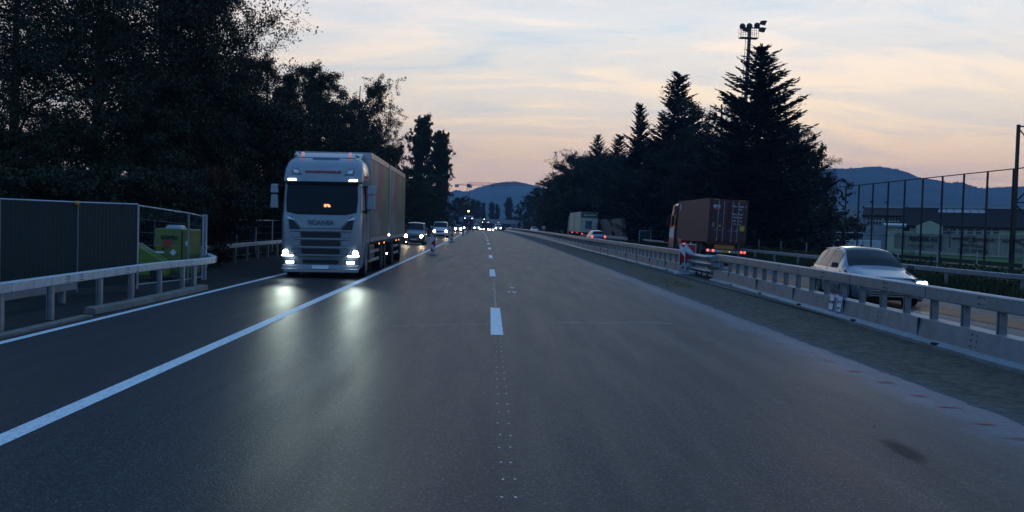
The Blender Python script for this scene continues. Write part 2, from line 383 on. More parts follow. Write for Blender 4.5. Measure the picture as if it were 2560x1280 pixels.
# ------------------------------------------------------------------ fallen leaves, debris
def scatter(name, n, fn, m, size, seed, zoff=.012):
    r = np.random.RandomState(seed); v = []
    for i in range(n):
        x, y, z = fn(r); s = size*(.5+r.rand()); a = r.rand()*6.28; tl = r.randn(2)*.35
        for u, w_ in ((-1, -.6), (1, -.5), (.9, .6), (-.8, .5)):
            xx = u*s*math.cos(a)-w_*s*math.sin(a); yy = u*s*math.sin(a)+w_*s*math.cos(a)
            v.append((x+xx, y+yy, z+zoff+abs(xx*tl[0]+yy*tl[1])))
    o = np_mesh(name, v, 4, m); o['kind'] = 'stuff'; return o
M_leafd = mat('dry_leaves', (.16, .085, .03), .8, var=.8, scale=25, spec=.2)
def leaffn(r):
    if r.rand() < .55: y = 30+r.rand()*16; return (6.9-abs(r.randn())*.55+cx(y), 31+abs(r.randn())*4, -.03)
    y = 8+r.rand()**1.3*80; return (6.3+r.rand()**.5*1.25+cx(y), y, -.03)
scatter('fallen_leaves', 1700, leaffn, M_leafd, .024, 4)
scatter('grit', 700, lambda r: (r.uniform(-3.5, 5.3), 5+r.rand()**2*60, .0), mat('grit', (.03, .03, .03), .9, var=.6), .009, 9, .004)

# ------------------------------------------------------------------ median barrier
M_galv = mat('galvanised_steel', (.27, .325, .375), .42, .55, var=.12, scale=7, bump=.06, bscale=30, dirt=((.22, .24, .26), 3.0, .6))
M_galvb = mat('weathered_galvanised', (.235, .28, .32), .5, .45, var=.15, scale=5, bump=.12, bscale=18, dirt=((.16, .17, .17), 2.2, .7))
M_postm = mat('barrier_post_steel', (.20, .22, .25), .5, .5, var=.2, scale=6)
M_black = mat('black_rubber', (.012, .012, .013), .75, var=.2, scale=6, spec=.3)
M_bolt = mat('bolt_steel', (.06, .065, .07), .5, .6)
BX = 7.95
def bx(Y):
    pts = [(-10, 7.75), (14, 7.75), (34, 8.5), (45, 8.2), (80, 8.1), (150, 8.9), (230, 8.7), (340, 8.2)]
    for (a, u), (b, v) in zip(pts, pts[1:]):
        if a <= Y <= b: t = (Y-a)/(b-a); return u+(v-u)*t+cx(Y)
    return pts[-1][1]+cx(Y)
def barrier(y0, y1, label, step=1.2):
    root = thing('median_barrier', label, 'crash barrier', (bx(y0), y0, 0), group='steel median barrier runs')
    ox, oy = bx(y0), y0
    ys = [y0+(y1-y0)*i/max(1, int((y1-y0)/3.0)) for i in range(int((y1-y0)/3.0)+1)]
    path = [(bx(y)-ox, y-oy, zg(y)) for y in ys]
    base = [(-.32, -.03), (-.32, .03), (-.20, .085), (-.155, .40), (.155, .40), (.20, .085), (.32, .03), (.32, -.03)]
    basem = MB().sweep(base, path)
    rail = [(-.075, .74), (-.085, .76), (-.085, .955), (-.06, .975), (.06, .975), (.085, .955), (.085, .76), (.075, .74)]
    railm = MB().sweep(rail, path)
    # joints, bolts and drain flaps along the run
    bo = MB(); br_ = MB(); r = random.Random(2)
    y = y0+.8
    while y < min(y1, y0+75):
        c = bx(y)-ox; yy = y-oy
        for k in range(3):
            for s in (-.09, .09):
                bo.box(c-.20+.012*k, c-.155-.0+.012*k-.012, yy+s-.012, yy+s+.012, .13+.09*k, .155+.09*k)
        for s in (-.10, -.05, .05, .10):
            for z in (.80, .90): br_.box(c-.092, c-.084, yy+s-.010, yy+s+.010, z, z+.02)
        y += 4.0
    y = y0+2.9
    while y < min(y1, y0+75):
        c = bx(y)-ox; yy = y-oy; bo.box(c-.205, c-.150, yy-.006, yy+.006, .09, .402); br_.box(c-.090, c-.084, yy-.006, yy+.006, .765, .95); y += 4.0
    y = y0+2
    while y < min(y1, y0+40):
        c = bx(y)-ox; MB().box(c-.335, c-.27, y-oy-.14, y-oy+.02, .03, .065).build('foot_flap', M_black, root); y += 4.0
    build2('base_beam', basem, M_galvb, bo, M_bolt, root); build2('top_rail', railm, M_galv, br_, M_bolt, root)
    n = int((y1-y0-.4)/step); me = None
    pm = MB()
    for s in (-.042, .042): pm.box(-.05, .05, s-.022, s+.022, .40, .745)
    pm.box(-.02, .02, -.03, .03, .40, .745)
    order = range(n+1) if y0 < y1 else range(n+1)
    rest = MB(); first = None
    for i in range(n+1):
        y = y0+.3+i*step
        if i < 100:
            if first is None: first = o = pm.build('post', M_postm, root)
            else: o = first.copy(); scene.collection.objects.link(o)
            o.location = (bx(y)-ox, y-oy, zg(y))
        else: rest.box(bx(y)-ox-.05, bx(y)-ox+.05, y-oy-.06, y-oy+.06, zg(y)+.40, zg(y)+.745)
    if rest.v: tag(rest.build('posts', M_postm, root), kind='stuff')
    return root
barrier(2.0, 35.2, 'grey steel median barrier with open posts, nearest run beside the estate car')
barrier(40.6, 302, 'grey steel median barrier run stretching away beyond the red and white arrow panel')
# thin pale lip under the base
# crash cushion joining them
cc = thing('crash_cushion', 'ribbed galvanised crash cushion on castors between the two barrier runs', 'crash cushion', (8.62, 37.9, 0))
def rib(z, x0=-.30): return [(x0, z-.11), (x0-.07, z-.055), (x0-.12, z), (x0-.09, z+.045), (x0, z+.07)]
for k, z in enumerate((.30, .56, .82)):
    for j in range(4):
        b = MB(); y1 = 2.0-j*.95
        b.add([(x, y1, zz) for x, zz in rib(z)]+[(x+.02, y1-.93, zz) for x, zz in rib(z)], [(i, i+1, 5+i+1, 5+i) for i in range(4)])
        b.build('rib', M_galv, cc); b = MB()
        b.add([(-x, y1, zz) for x, zz in rib(z)]+[(-x, y1-.93, zz) for x, zz in rib(z)], [(i, 5+i, 5+i+1, i+1) for i in range(4)])
        b.build('rib', M_galv, cc)
for z in (.30, .56, .82):
    MB().prism([(x-.05, zz+.02) for x, zz in rib(z)]+[(-.05, z+.09), (-.05, z-.10)], -2.55, -1.85, 'y').build('nose_plate', M_galvb, cc, bevel=.01)
b = MB(); b.box(-.22, .22, -2.4, 2.0, .66, .70); b.box(-.22, .22, -2.4, 2.0, .40, .43); b.box(-.18, .18, -2.3, 2.0, .16, .22)
b.build('frame', M_postm, cc)
for y in (-1.6, -.6, .4, 1.4):
    b = MB(); b.cyl((-.12, y, .16), (-.12, y, .09), .02); b.lathe([(0, -.02), (.07, -.02), (.07, .02), (0, .02)], (-.12, y, .07), 'x', 14); b.build('castor', M_black, cc)

# kilometre plates on the barrier
M_white = mat('white_enamel', (.62, .68, .72), .4, var=.04)
M_blue = mat('blue_enamel', (.03, .06, .30), .4)
M_blk = mat('black_print', (.012, .012, .013), .5)
def plate(y, lines, label):
    t = thing('kilometre_plate', label, 'sign', (bx(y)-.205, y, .085), rot=(0, R(8.5), R(-90)))
    t.rotation_euler = (R(-8.5), 0, R(-90))
    MB().box(-.155, .155, -.012, -.002, 0.0, .40).build('plate', M_blue, t, bevel=.004)
    MB().box(-.125, .125, -.018, -.010, .03, .37).build('panel', M_white, t)
    for s, z, sz in lines: text(s, sz, M_blk, t, (0, -.020, z), name='lettering', ext=.002, bold=.003)
    return t
plate(21.75, [('464.300', .20, .085)], 'small white plate with blue border reading 464.300 on barrier foot')
p_ = plate(21.20, [('# 11', .25, .10)], 'small white plate with blue border and number 11 on barrier foot')
MB().box(-.09, .07, -.023, -.018, .10, .13).add([(-.09, -.021, .10), (-.04, -.021, .05), (-.02, -.021, .10)], [(0, 1, 2)]).build('emblem', M_blk, p_)

# ------------------------------------------------------------------ warning beacons
M_wr = mat('sheeting_white', (.55, .62, .68), .4, var=.05)
M_rr = mat('sheeting_red', (.40, .022, .018), .4, var=.05)
def beacon(p, label, group=None, h=1.22, ww=.29, arrow=True, rz=0, cop=None):
    if cop:
        t = copy_tree(cop); t.location = p; t['label'] = label; return t
    t = thing('warning_beacon', label, 'road beacon', p, rz, group)
    MB().box(-ww/2, ww/2, -.015, .015, .17, h).build('board', M_wr, t, bevel=.008)
    b = MB(); x0, x1 = -ww/2+.015, ww/2-.015
    def band(z0):   # chevron bars of red pointing left
        b.add([(x1, -.018, z0+.02), (x1, -.018, z0+.24), (x0, -.018, z0+.48), (x0, -.018, z0+.26)], [(0, 1, 2, 3)])
    b.add([(x1, -.018, h-.03), (x0+.03, -.018, h-.03), (x1, -.018, h-.28)], [(0, 1, 2)])
    b.add([(x0, -.018, .66), (x1, -.018, .93), (x1, -.018, .45)], [(0, 1, 2)])
    b.add([(x0, -.018, h-.03), (x0, -.018, h-.24), (x0+.05, -.018, h-.2)], [(0, 2, 1)])
    b.add([(x0, -.018, .20), (x0, -.018, .42), (x1, -.018, .20)], [(0, 2, 1)])
    b.build('red_stripes', M_rr, t)
    MB().cyl((0, .03, .04), (0, .03, h+.02), .022).build('pole', M_galv, t)
    b = MB(); b.box(-.40, .40, -.20, .20, 0, .07, .05, .05); b.box(-.14, .14, -.12, .12, .07, .15, .04, .04); b.build('foot', mat('recycled_foot', (.22, .24, .26), .8, var=.3), t, bevel=.01)
    return t
bl = [('tall red and white striped beacon, nearest of the row beside the white line', 1083, 55), ('red and white striped beacon, second of the row, in front of white van', 1129, 93),
      ('red and white striped beacon, third of the row, by the pale car', 1157, 141), ('red and white striped beacon, fourth of the row, in front of blue lorry', 1168.5, 178), ('red and white striped beacon, farthest of the row', 1180, 222)]
b0 = None
for lb, px, Y in bl:
    p = A(px, 600, Y); p.z = zg(Y)
    q_b = beacon(p, lb, 'beacons along the work zone line', cop=b0)
    b0 = b0 or q_b
# double arrow panel at the barrier end
ap = thing('arrow_panel', 'folded red and white arrow panel standing at the barrier gap', 'road beacon', (8.12, 39.9, 0))
def fold(name, x0, x1, ry, z0, flip):
    g = MB(); g.box(x0, x1, -.012, .012, z0, 1.25); f = g.build(name, M_wr, ap, bevel=.01); f.location = (0, 0, 0); f.rotation_euler = (0, 0, ry)
    a, c = (x0+.02, x1-.02); b = MB(); e = -.016
    if flip:
        b.add([(a, e, 1.22), (c, e, 1.22), (c, e, 1.08)], [(0, 2, 1)])
        b.add([(a, e, .95), (c, e, .72), (c, e, .52), (a, e, .32)], [(0, 3, 2, 1)])
        b.add([(a+.03, e, .22), (c, e, .22), (c, e, .36)], [(0, 1, 2)])
    else:
        b.add([(a+.05, e, 1.22), (c, e, 1.22), (c, e, .80)], [(0, 2, 1)])
        b.add([(a, e, .98), (c-.12, e, .68), (a, e, .40)], [(0, 2, 1)])
        b.add([(a, e, z0+.03), (c, e, z0+.03), (a+.1, e, z0+.10)], [(0, 1, 2)])
    b.build('red_stripes', M_rr, f)
fold('left_leaf', -.26, 0, R(18), .18, True); fold('right_leaf', 0, .46, R(-8), .18, False)
MB().cyl((0, -.03, .03), (0, -.03, 1.32), .022).cyl((.24, .02, 1.2), (.24, .02, 1.33), .02).build('pole', M_white, ap)
MB().box(-.42, .62, -.45, .3, 0, .08, .09, .09).box(-.12, .12, -.15, .15, .08, .17, .03, .03).build('foot', mat('grey_foot', (.30, .32, .35), .7, var=.3), ap, bevel=.012)

# ------------------------------------------------------------------ left guardrails
RAILP = [(-.05, -.085), (-.075, -.07), (-.075, .07), (-.05, .085), (.05, .085), (.075, .07), (.075, -.07), (.05, -.085)]
def smooth_path(P, n=5):
    P = [Vector((*p, 0)) if len(p) == 2 else Vector(p) for p in P]; S = []
    for i in range(len(P)-1):
        p0, p1, p2, p3 = P[max(0, i-1)], P[i], P[i+1], P[min(len(P)-1, i+2)]
        for k in range(n):
            t = k/n; S.append(.5*((2*p1)+(-p0+p2)*t+(2*p0-5*p1+4*p2-p3)*t*t+(-p0+3*p1-3*p2+p3)*t**3))
    return S+[P[-1]]
M_rail = mat('pale_guardrail_steel', (.42, .50, .56), .45, .25, var=.14, scale=6, dirt=((.24, .27, .30), 2.5, .5))
def guardrail(name, label, path, posts, z=.665, m=M_rail, prof=RAILP, group=None, ph=.62, w=False, rivets=None):
    root = thing(name, label, 'guardrail', (path[0][0], path[0][1], 0), group=group); o0 = Vector((path[0][0], path[0][1], 0))
    pr = [(a, b+z) for a, b in prof]
    if rivets: build2('rail', MB().sweep(pr, [tuple(p-o0) for p in path]), m or M_galv, rivets, M_bolt, root)
    else: MB().sweep(pr, [tuple(p-o0) for p in path], closed=not w).build('rail', m or M_galv, root)
    pm = MB(); pm.box(-.045, .045, -.006, .006, -.05, ph); pm.box(-.05, -.042, -.05, .05, -.05, ph); pm.box(.042, .05, -.05, .05, -.05, ph)
    f = None; bo = MB()
    for x, y, rz in posts:
        if f is None: f = o = pm.build('post', M_postm2, root)
        else: o = f.copy(); scene.collection.objects.link(o)
        o.location = (x-o0.x, y-o0.y, zg(y)); o.rotation_euler = (0, 0, rz)
    return root
M_postm2 = mat('guardrail_post_steel', (.30, .33, .37), .45, .6, var=.2, scale=6)
near = smooth_path([(-6.9, 2), (-7.2, 9), (-7.45, 15), (-7.62, 19), (-7.70, 22.6), (-7.50, 25.2), (-7.60, 26.6), (-8.25, 28.4), (-9.1, 30.2), (-9.9, 32.3), (-10.4, 35)], 6)
bo = MB(); o0 = Vector((near[0].x, near[0].y, 0))
for p, q in zip(near, near[1:]):
    if p.y > 27: break
    n_ = max(1, int((q-p).length/.5))
    for k in range(n_):
        c = p.lerp(q, k/n_)-o0; big = (k % 2 == 0)
        for dy in ((-.05, 0, .05, .1) if big and int(c.y) % 3 == 0 else (0,)):
            for z in (.62, .67, .715): bo.box(c.x+.073, c.x+.080, c.y+dy-.010, c.y+dy+.010, z-.008, z+.008)
gr = guardrail('guardrail', 'pale box beam guardrail curving back beside the tarpaulin fence', near,
          [(-7.42-.02*0, y, 0) for y in (9.5, 11.7, 13.3)]+[(-7.56, 15.0, 0), (-7.62, 16.85, 0), (-7.76, 19.3, 0), (-7.80, 21.1, 0), (-7.84, 23, 0), (-7.9, 24.9, 0), (-8.0, 26.2, R(-25))], rivets=bo)
back = [Vector((x, y, 0)) for x, y in ((-8.3, 4), (-8.6, 12), (-8.75, 16), (-8.8, 20.5))]
guardrail('guardrail', 'lower pale rail lying behind the near curved guardrail', back, [(-8.6, 12, 0), (-8.8, 20, 0)], z=.30, ph=.25, m=M_galvb)
farp = [Vector((-10.4+cx(y)+(-.15 if y > 40 else 0), y, zg(y))) for y in (35.1, 42, 50, 60, 75, 90, 110, 130, 150, 175, 200, 235, 260, 300)]
guardrail('guardrail', 'long pale guardrail running into the distance behind the lorry', farp, [(-10.5+cx(y), y, 0) for y in np.arange(36, 230, 2.0)], z=.665)

# ------------------------------------------------------------------ construction fences
M_tarp = mat('dark_green_tarpaulin', (.010, .024, .028), .75, var=.15, scale=3, spec=.4)
M_tube = mat('fence_tube', (.30, .36, .44), .4, .6, var=.1)
M_yel = mat('yellow_lamp_plastic', (.5, .27, .05), .4)
def wall_panel(p, q, h0, h1, label):
    p, q = Vector(p), Vector(q); t = thing('tarpaulin_fence', label, 'fence panel', tuple(p), group='tarpaulin fence panels')
    d = q-p; L = d.length; u = d.normalized(); n = Vector((u.y, -u.x, 0)); vs, fs = [], []
    k = int(L/.055)
    for i in range(k+1):
        c = u*(L*i/k)+n*(.009 if i % 2 else -.0); h = h0+(h1-h0)*i/k
        vs += [tuple(c+Vector((0, 0, .1))), tuple(c+Vector((0, 0, h)))]
    for i in range(k): fs.append((2*i, 2*i+2, 2*i+3, 2*i+1))
    mesh_obj('tarpaulin', vs, fs, M_tarp, t)
    MB().tube([(0, 0, h0+.02), tuple(d+Vector((0, 0, h1+.02)))], .021).tube([(0, 0, 0), (0, 0, h0+.02)], .021).tube([tuple(d), tuple(d+Vector((0, 0, h1+.02)))], .021).build('frame', M_tube, t)
    return t
def fp(px, py_top, Y):
    a = A(px, py_top, Y); return (a.x, a.y, 0), a.z
(p0, h0), (p1, h1), (p2, h2), (p3, h3) = fp(-190, 494, 19.6), fp(0, 500, 20.8), fp(195, 508, 22.4), fp(345, 513, 24)
wall_panel(p0, p1, h0, h1, 'dark tarpaulin fence panel, farthest from the yellow machine')
wall_panel(p1, p2, h1, h2, 'dark tarpaulin fence panel with amber lamp at its top corner')
wall_panel(p2, p3, h2, h3, 'dark tarpaulin fence panel beside the see-through mesh panel')
l_ = MB(); l_.lathe([(0, -.05), (.05, -.05), (.06, 0), (.05, .05), (0, .05)], (p2[0], p2[1]-.05, h2), 'z', 12); tag(l_.build('hazard_lamp', M_yel, smooth=True), 'small amber hazard lamp on top of the tarpaulin fence', 'lamp')
M_wire = mat('fence_wire', (.11, .15, .17), .5, .5)
def mesh_panel(p, q, h0, h1, label, z0=.1, dense=.10, hs=6, rowh=None, group='open mesh fence panels'):
    p, q = Vector(p), Vector(q); t = thing('wire_fence', label, 'fence panel', tuple(p), group=group)
    d = q-p; L = d.length; u = d.normalized()
    b = MB()
    n = int(L/dense)
    for i in range(1, n):
        c = d*(i/n); h = h0+(h1-h0)*i/n; b.bar(c+Vector((0, 0, z0)), c+Vector((0, 0, h)), .003, .003)
    for i in range(1, hs):
        f = i/hs; b.bar(Vector((0, 0, z0+(h0-z0)*f)), d+Vector((0, 0, z0+(h1-z0)*f)), .007, .007)
    b.build('wire_mesh', M_wire, t)
    MB().tube([(0, 0, h0), tuple(d+Vector((0, 0, h1)))], .021).build('top_tube', M_tube, t); MB().tube([(0, 0, z0), tuple(d+Vector((0, 0, z0)))], .018).build('bottom_tube', M_tube, t)
    for c, h in ((Vector((0, 0, 0)), h0), (d, h1)): MB().cyl(c, c+Vector((0, 0, h+.02)), .024).build('post', M_tube, t)
    return t
(m0, g0), (m1, g1), (m2, g2) = fp(346, 514, 24.05), fp(472, 533, 26.6), fp(508, 541, 27.9)
mesh_panel(m0, m1, g0, g1, 'open wire fence panel in front of the yellow-green machine')
mesh_panel(m1, m2, g1, g2, 'narrow open wire fence panel at the bend of the guardrail')
MB_ = MB(); MB_.box(-.06, .06, -.06, .06, 0, 1.9); ob = thing('fence_post', 'thick grey fence post standing at the guardrail bend', 'post', (m2[0]+.02, m2[1]+.1, 0)); MB_.build('shaft', M_tube, ob); MB().add([(-.05, 0, .95), (-.05, .02, .95), (-.35, .02, 0), (-.35, 0, 0), (-.28, 0, 0), (-.05, 0, .8)], [(0, 1, 2, 3), (0, 3, 4, 5)]).build('brace', M_tube, ob)
prev = None
for i in range(14):
    Y0 = 33+i*3.6; Y1 = Y0+3.5
    a = (-11.4+cx(Y0), Y0, 0); b = (-11.4+cx(Y1), Y1, 0)
    o = mesh_panel(a, b, 1.72, 1.72, 'grey open wire fence panel in the row behind the far guardrail', dense=.2, hs=5, group='wire fence panels behind the far guardrail') if prev is None else copy_tree(prev)
    prev = prev or o; o.location = a; o.rotation_euler[2] = 0
fb = thing('site_fence', 'dark continuous fence behind the queue of oncoming cars', 'fence', (-11.9, 84, 0))
path = [Vector((-11.9+cx(y)+11.9, y-84, 0)) for y in (84, 100, 120, 150, 180, 220)]
MB().sweep([(-.03, 0), (-.03, 1.9), (.03, 1.9), (.03, 0)], [tuple(p) for p in path]).build('boarding', mat('fence_boarding', (.05, .055, .06), .8, var=.3), fb)
for y in range(84, 220, 8): MB().box(cx(y)-.08, cx(y)+.08, y-84-.05, y-84+.05, 0, 2.0).build('post', M_postm, fb)

# yellow-green machine behind the mesh panel
M_lime = mat('lime_paint', (.115, .155, .022), .4, var=.12, scale=3, coat=.3, dirt=((.10, .12, .03), 4, .5))
M_lime2 = mat('bright_lime_paint', (.11, .20, .015), .4, var=.1, coat=.4)
mc = thing('site_machine', 'yellow-green site machine with red placard behind the wire fence', 'machine', (0, 0, 0))
a0, a1 = A(386, 570, 28.2), A(478, 574, 28.2)
x0, x1, zt = a0.x, a1.x, a0.z
MB().box(x0, x1-.28, 28.2, 29.2, .15, zt, .01, .01).build('cabinet', M_lime, mc, bevel=.03)
MB().box(x1-.27, x1, 28.22, 29.2, .15, zt-.02, .01, .01).build('side_cabinet', M_lime, mc, bevel=.03)
MB().box(x0+.25, x0+.72, 28.35, 28.9, zt, zt+.10, .06, .05).build('lid', M_galv, mc, bevel=.01)
text('KÄPPELI', .135, M_blk, mc, ((x0+x1)/2-.10, 28.185, zt-.27), bold=.008)
MB().box(x0+.26, x0+.50, 28.18, 28.2, zt-.54, zt-.35).build('placard', M_rr, mc)
MB().prism([(x0+.46, zt-.70), (x0+.56, zt-.60), (x0+.66, zt-.70), (x0+.56, zt-.80)], 28.17, 28.19, 'y').build('diamond_label', M_white, mc)
MB().prism([(x0+.22, zt-.62), (x0+.30, zt-.62), (x0+.26, zt-.55)], 28.17, 28.19, 'y').build('warning_label', M_blk, mc)
MB().prism([(x1-.17, zt-.40), (x1-.09, zt-.32), (x1-.06, zt-.44), (x1-.12, zt-.52)], 28.19, 28.21, 'y').build('round_label', M_white, mc)
b0_ = A(346, 600, 27.6); b1_ = A(430, 640, 27.6)
MB().prism([(x0-.45, .1), (x0+.55, .1), (x0+.50, .55), (x0+.1, .78), (x0-.30, 1.02), (x0-.45, 1.04)], 27.5, 28.1, 'y').build('hopper', M_lime2, mc, bevel=.04)
MB().tube([(x0-.32, 27.48, 1.02), (x0-.08, 27.45, 1.03), (x0+.05, 27.45, .92), (x0+.28, 27.45, .78), (x0+.5, 27.45, .78)], .016).build('hose', M_galv, mc)
MB().cyl((x0+.30, 27.46, .78), (x0+.52, 27.46, .78), .03).cyl((x0-.36, 27.46, 1.02), (x0-.18, 27.46, 1.02), .03).build('handle', M_wr, mc)
MB().lathe([(0, -.05), (.17, -.05), (.19, 0), (.17, .05), (0, .05)], (x0+.35, 27.4, .2), 'y', 16).build('wheel', M_black, mc)
# ------------------------------------------------------------------ vehicles
def lamp(name, col, es): return mat(name, (.8, .8, .8), .3, emis=col, es=es)
M_glass = mat('dark_glass', (.006, .010, .018), .08, var=.05, spec=.2, coat=0)
M_chr = mat('chrome', (.5, .53, .56), .18, 1.0, var=.05)
M_plast = mat('black_plastic', (.014, .015, .017), .55, var=.15)
M_tyre = mat('tyre_rubber', (.013, .013, .014), .8, var=.25, scale=8, spec=.3)
M_rim = mat('wheel_rim', (.28, .30, .32), .4, .7, var=.15)
M_rimd = mat('dark_rim', (.08, .085, .09), .45, .6, var=.15)
M_hl = lamp('headlamp_cool', (.85, 1.0, .95), 26)
M_hl3 = lamp('fog_lamp_cool', (.82, .95, 1.0), 12)
M_hl2 = lamp('headlamp_cool_bar', (.80, .93, 1.0), 14)
M_hw = lamp('headlamp_warm', (1.0, .83, .58), 90)
M_hwf = lamp('headlamp_warm_far', (1.0, .80, .60), 60)
M_hcf = lamp('headlamp_violet_far', (.85, .80, 1.0), 40)
M_tail = lamp('tail_lamp', (1.0, .07, .02), 2.2)
M_amb = lamp('amber_marker', (1.0, .30, .04), 4.0)
M_mark = lamp('marker_lamp_white', (.95, .93, .95), 12)
M_sign = lamp('orange_display', (1.0, .33, .02), 1.6)
def wheel(parent, x, y, r, wd, side=1, rim=None, nm='wheel', z=None):
    z = r if z is None else z
    b = MB(); h = wd/2
    b.lathe([(r*.58, -h*.9), (r*.80, -h), (r*.97, -h*.92), (r, -h*.7), (r, h*.7), (r*.97, h*.92), (r*.80, h), (r*.58, h*.9)], (0, 0, 0), 'x', 28)
    t = b.build(nm, M_tyre, parent, smooth=True); t.location = (x, y, z)
    b = MB(); s = side
    b.lathe([(r*.60, s*h*.86), (r*.56, s*h*.95), (r*.50, s*h*.60), (r*.22, s*h*.50), (r*.20, s*h*.80), (0, s*h*.84)], (0, 0, 0), 'x', 28)
    for k in range(5):
        a = 2*math.pi*k/5; c, d = math.cos(a), math.sin(a)
        b.bar((s*h*.78, c*r*.18, d*r*.18), (s*h*.86, c*r*.57, d*r*.57), r*.13, r*.10)
    b.build('rim', rim or M_rim, t, smooth=False)
    return t
def rect_section(b, rows, mname=None):
    pass

# ---------------- hero lorry with drawbar trailer
M_cab = mat('silver_blue_paint', (.22, .26, .31), .34, .3, dirt=((.13, .14, .15), 1.6, .35), var=.04, coat=.6)
M_cabd = mat('cab_grey_trim', (.12, .14, .16), .5, var=.1)
M_txtr = mat('red_lettering', (.42, .03, .03), .5)
M_alu = mat('aluminium_trim', (.45, .47, .49), .35, .8, var=.1)
def box_side_mat():
    m = bpy.data.materials.new('printed_box_side'); m.use_nodes = True; t = m.node_tree; b = t.nodes['Principled BSDF']
    tc = N(t, 'ShaderNodeTexCoord'); sep = N(t, 'ShaderNodeSeparateXYZ'); t.links.new(tc.outputs['Object'], sep.inputs[0]); x, y, z = sep.outputs
    yy = math_(t, 'ADD', y, math_(t, 'MULTIPLY', noise_(t, tc.outputs['Object'], .9, 3, .5), .9))
    c = ramp_(t, math_(t, 'MULTIPLY', yy, 1/8.), [(0, (.42, .46, .42)), (.16, (.16, .24, .10)), (.26, (.40, .46, .42)), (.38, (.34, .12, .16)), (.50, (.40, .08, .14)), (.60, (.30, .32, .12)), (.72, (.36, .40, .08)), (.84, (.14, .22, .08)), (1, (.45, .36, .32))])
    up = ramp_(t, math_(t, 'MULTIPLY_ADD', math_(t, 'ADD', z, math_(t, 'MULTIPLY', noise_(t, tc.outputs['Object'], .8, 3, .5), .5)), .3, -.25), [(0, (.20, .20, .14)), (.22, (.34, .30, .22)), (.60, (.30, .28, .26)), (.70, (.42, .44, .46)), (1, (.52, .53, .52))])
    k = ramp_(t, math_(t, 'MULTIPLY_ADD', z, .3, -.25), [(.1, .35), (.25, .85), (.58, .8), (.72, .12), (1, .05)])
    c = mix_(t, k, up, c)
    vo = N(t, 'ShaderNodeTexVoronoi'); vo.inputs['Scale'].default_value = .9; t.links.new(map_(t, tc.outputs['Object'], sc=(1, 1, 1.4)), vo.inputs['Vector'])
    sepc = N(t, 'ShaderNodeSeparateColor'); t.links.new(vo.outputs['Color'], sepc.inputs[0])
    c = mix_(t, ramp_(t, sepc.outputs[0], [(.55, 0.0), (.7, .5)]), c, ramp_(t, sepc.outputs[1], [(0, (.08, .16, .05)), (.4, (.5, .5, .48)), (.7, (.45, .06, .10)), (1, (.5, .42, .08))]))
    c = mix_(t, 1.0, mix_(t, .12, c, (.28, .28, .27)), (.66, .68, .72), 'MULTIPLY'); t.links.new(c, b.inputs['Base Color']); b.inputs['Roughness'].default_value = .4; b.inputs['Specular IOR Level'].default_value = .12
    return m
M_box = box_side_mat()
HT = thing('drawbar_lorry', 'silver-blue lorry with drawbar trailer, headlights on, coming towards us in the left lane', 'lorry', (-5.33, 30.4, 0), rot=(0, R(-.55), R(.55)))
W = 1.27
def cab_pts(w):
    return w
# cab shell as loft of horizontal rounded rectangles
def loft_cab(parent, name, rows, m, yb, r=.20, n=5):
    vs, fs = [], []; ring = None
    for (z, w, yf, rr_) in rows:
        k = []
        # rounded corners at the front, square at back
        for i in range(n+1):
            a = math.pi/2*i/n; k.append((-w+rr_-rr_*math.sin(math.pi/2-a)*1.0, yf+rr_-rr_*math.cos(math.pi/2-a)*1.0, z))
        pts = [(-w, yb, z)]+[(-w+rr_*(1-math.cos(math.pi/2*i/n)), yf+rr_*(1-math.sin(math.pi/2*i/n))*1.0, z) for i in range(n+1)]
        pts += [(-p[0], p[1], p[2]) for p in reversed(pts)]
        ring = len(pts); vs += pts
    for j in range(len(rows)-1):
        for i in range(ring): fs.append((j*ring+i, j*ring+(i+1) % ring, (j+1)*ring+(i+1) % ring, (j+1)*ring+i))
    fs.append(tuple(range(ring))[::-1]); fs.append(tuple(range((len(rows)-1)*ring, len(rows)*ring)))
    o = mesh_obj(name, vs, fs, m, parent, smooth=True)
    e = o.modifiers.new('e', 'EDGE_SPLIT'); e.split_angle = R(38)
    return o
cab_rows = [(.30, 1.18, .10, .22), (.42, 1.24, .03, .24), (.95, W, .0, .26), (1.60, W, .02, .26), (1.98, W, .08, .26), (2.04, W-.01, .10, .26), (2.5, W-.02, .19, .24), (3.00, W-.04, .30, .22),
            (3.05, W-.01, .22, .22), (3.15, W-.01, .24, .22), (3.45, W-.03, .38, .22), (3.66, W-.07, .58, .22), (3.78, W-.13, .80, .20), (3.82, W-.20, 1.0, .18)]
loft_cab(HT, 'cab', cab_rows, M_cab, 2.15)
def front_y(z, x=0):
    for a, b in zip(cab_rows, cab_rows[1:]):
        if a[0] <= z <= b[0]:
            t = (z-a[0])/(b[0]-a[0]); return a[2]+(b[2]-a[2])*t
    return 0
def fpan(name, pts, m, parent=HT, off=.012, depth=.05, bevel=.006):  # panel on the cab front, pts (x,z)
    vs = [(x, front_y(z)-off, z) for x, z in pts]+[(x, front_y(z)-off+depth, z) for x, z in pts]; n = len(pts)
    fs = [tuple(range(n)), tuple(range(n, 2*n))[::-1]]+[(i, n+i, n+(i+1) % n, (i+1) % n) for i in range(n)]
    return mesh_obj(name, vs, fs, m, parent, bevel=bevel)
def mirx(pts): return [(-x, z) for x, z in reversed(pts)]
ws = fpan('windscreen', [(-1.10, 2.08), (-.75, 2.0), (.75, 2.0), (1.10, 2.08), (1.13, 2.5), (1.10, 3.02), (-1.10, 3.02), (-1.13, 2.5)], M_glass, off=.02, depth=.03)
fpan('sun_visor', [(-1.14, 2.93), (1.14, 2.93), (1.14, 3.04), (-1.14, 3.04)], M_plast, off=.07, depth=.06)
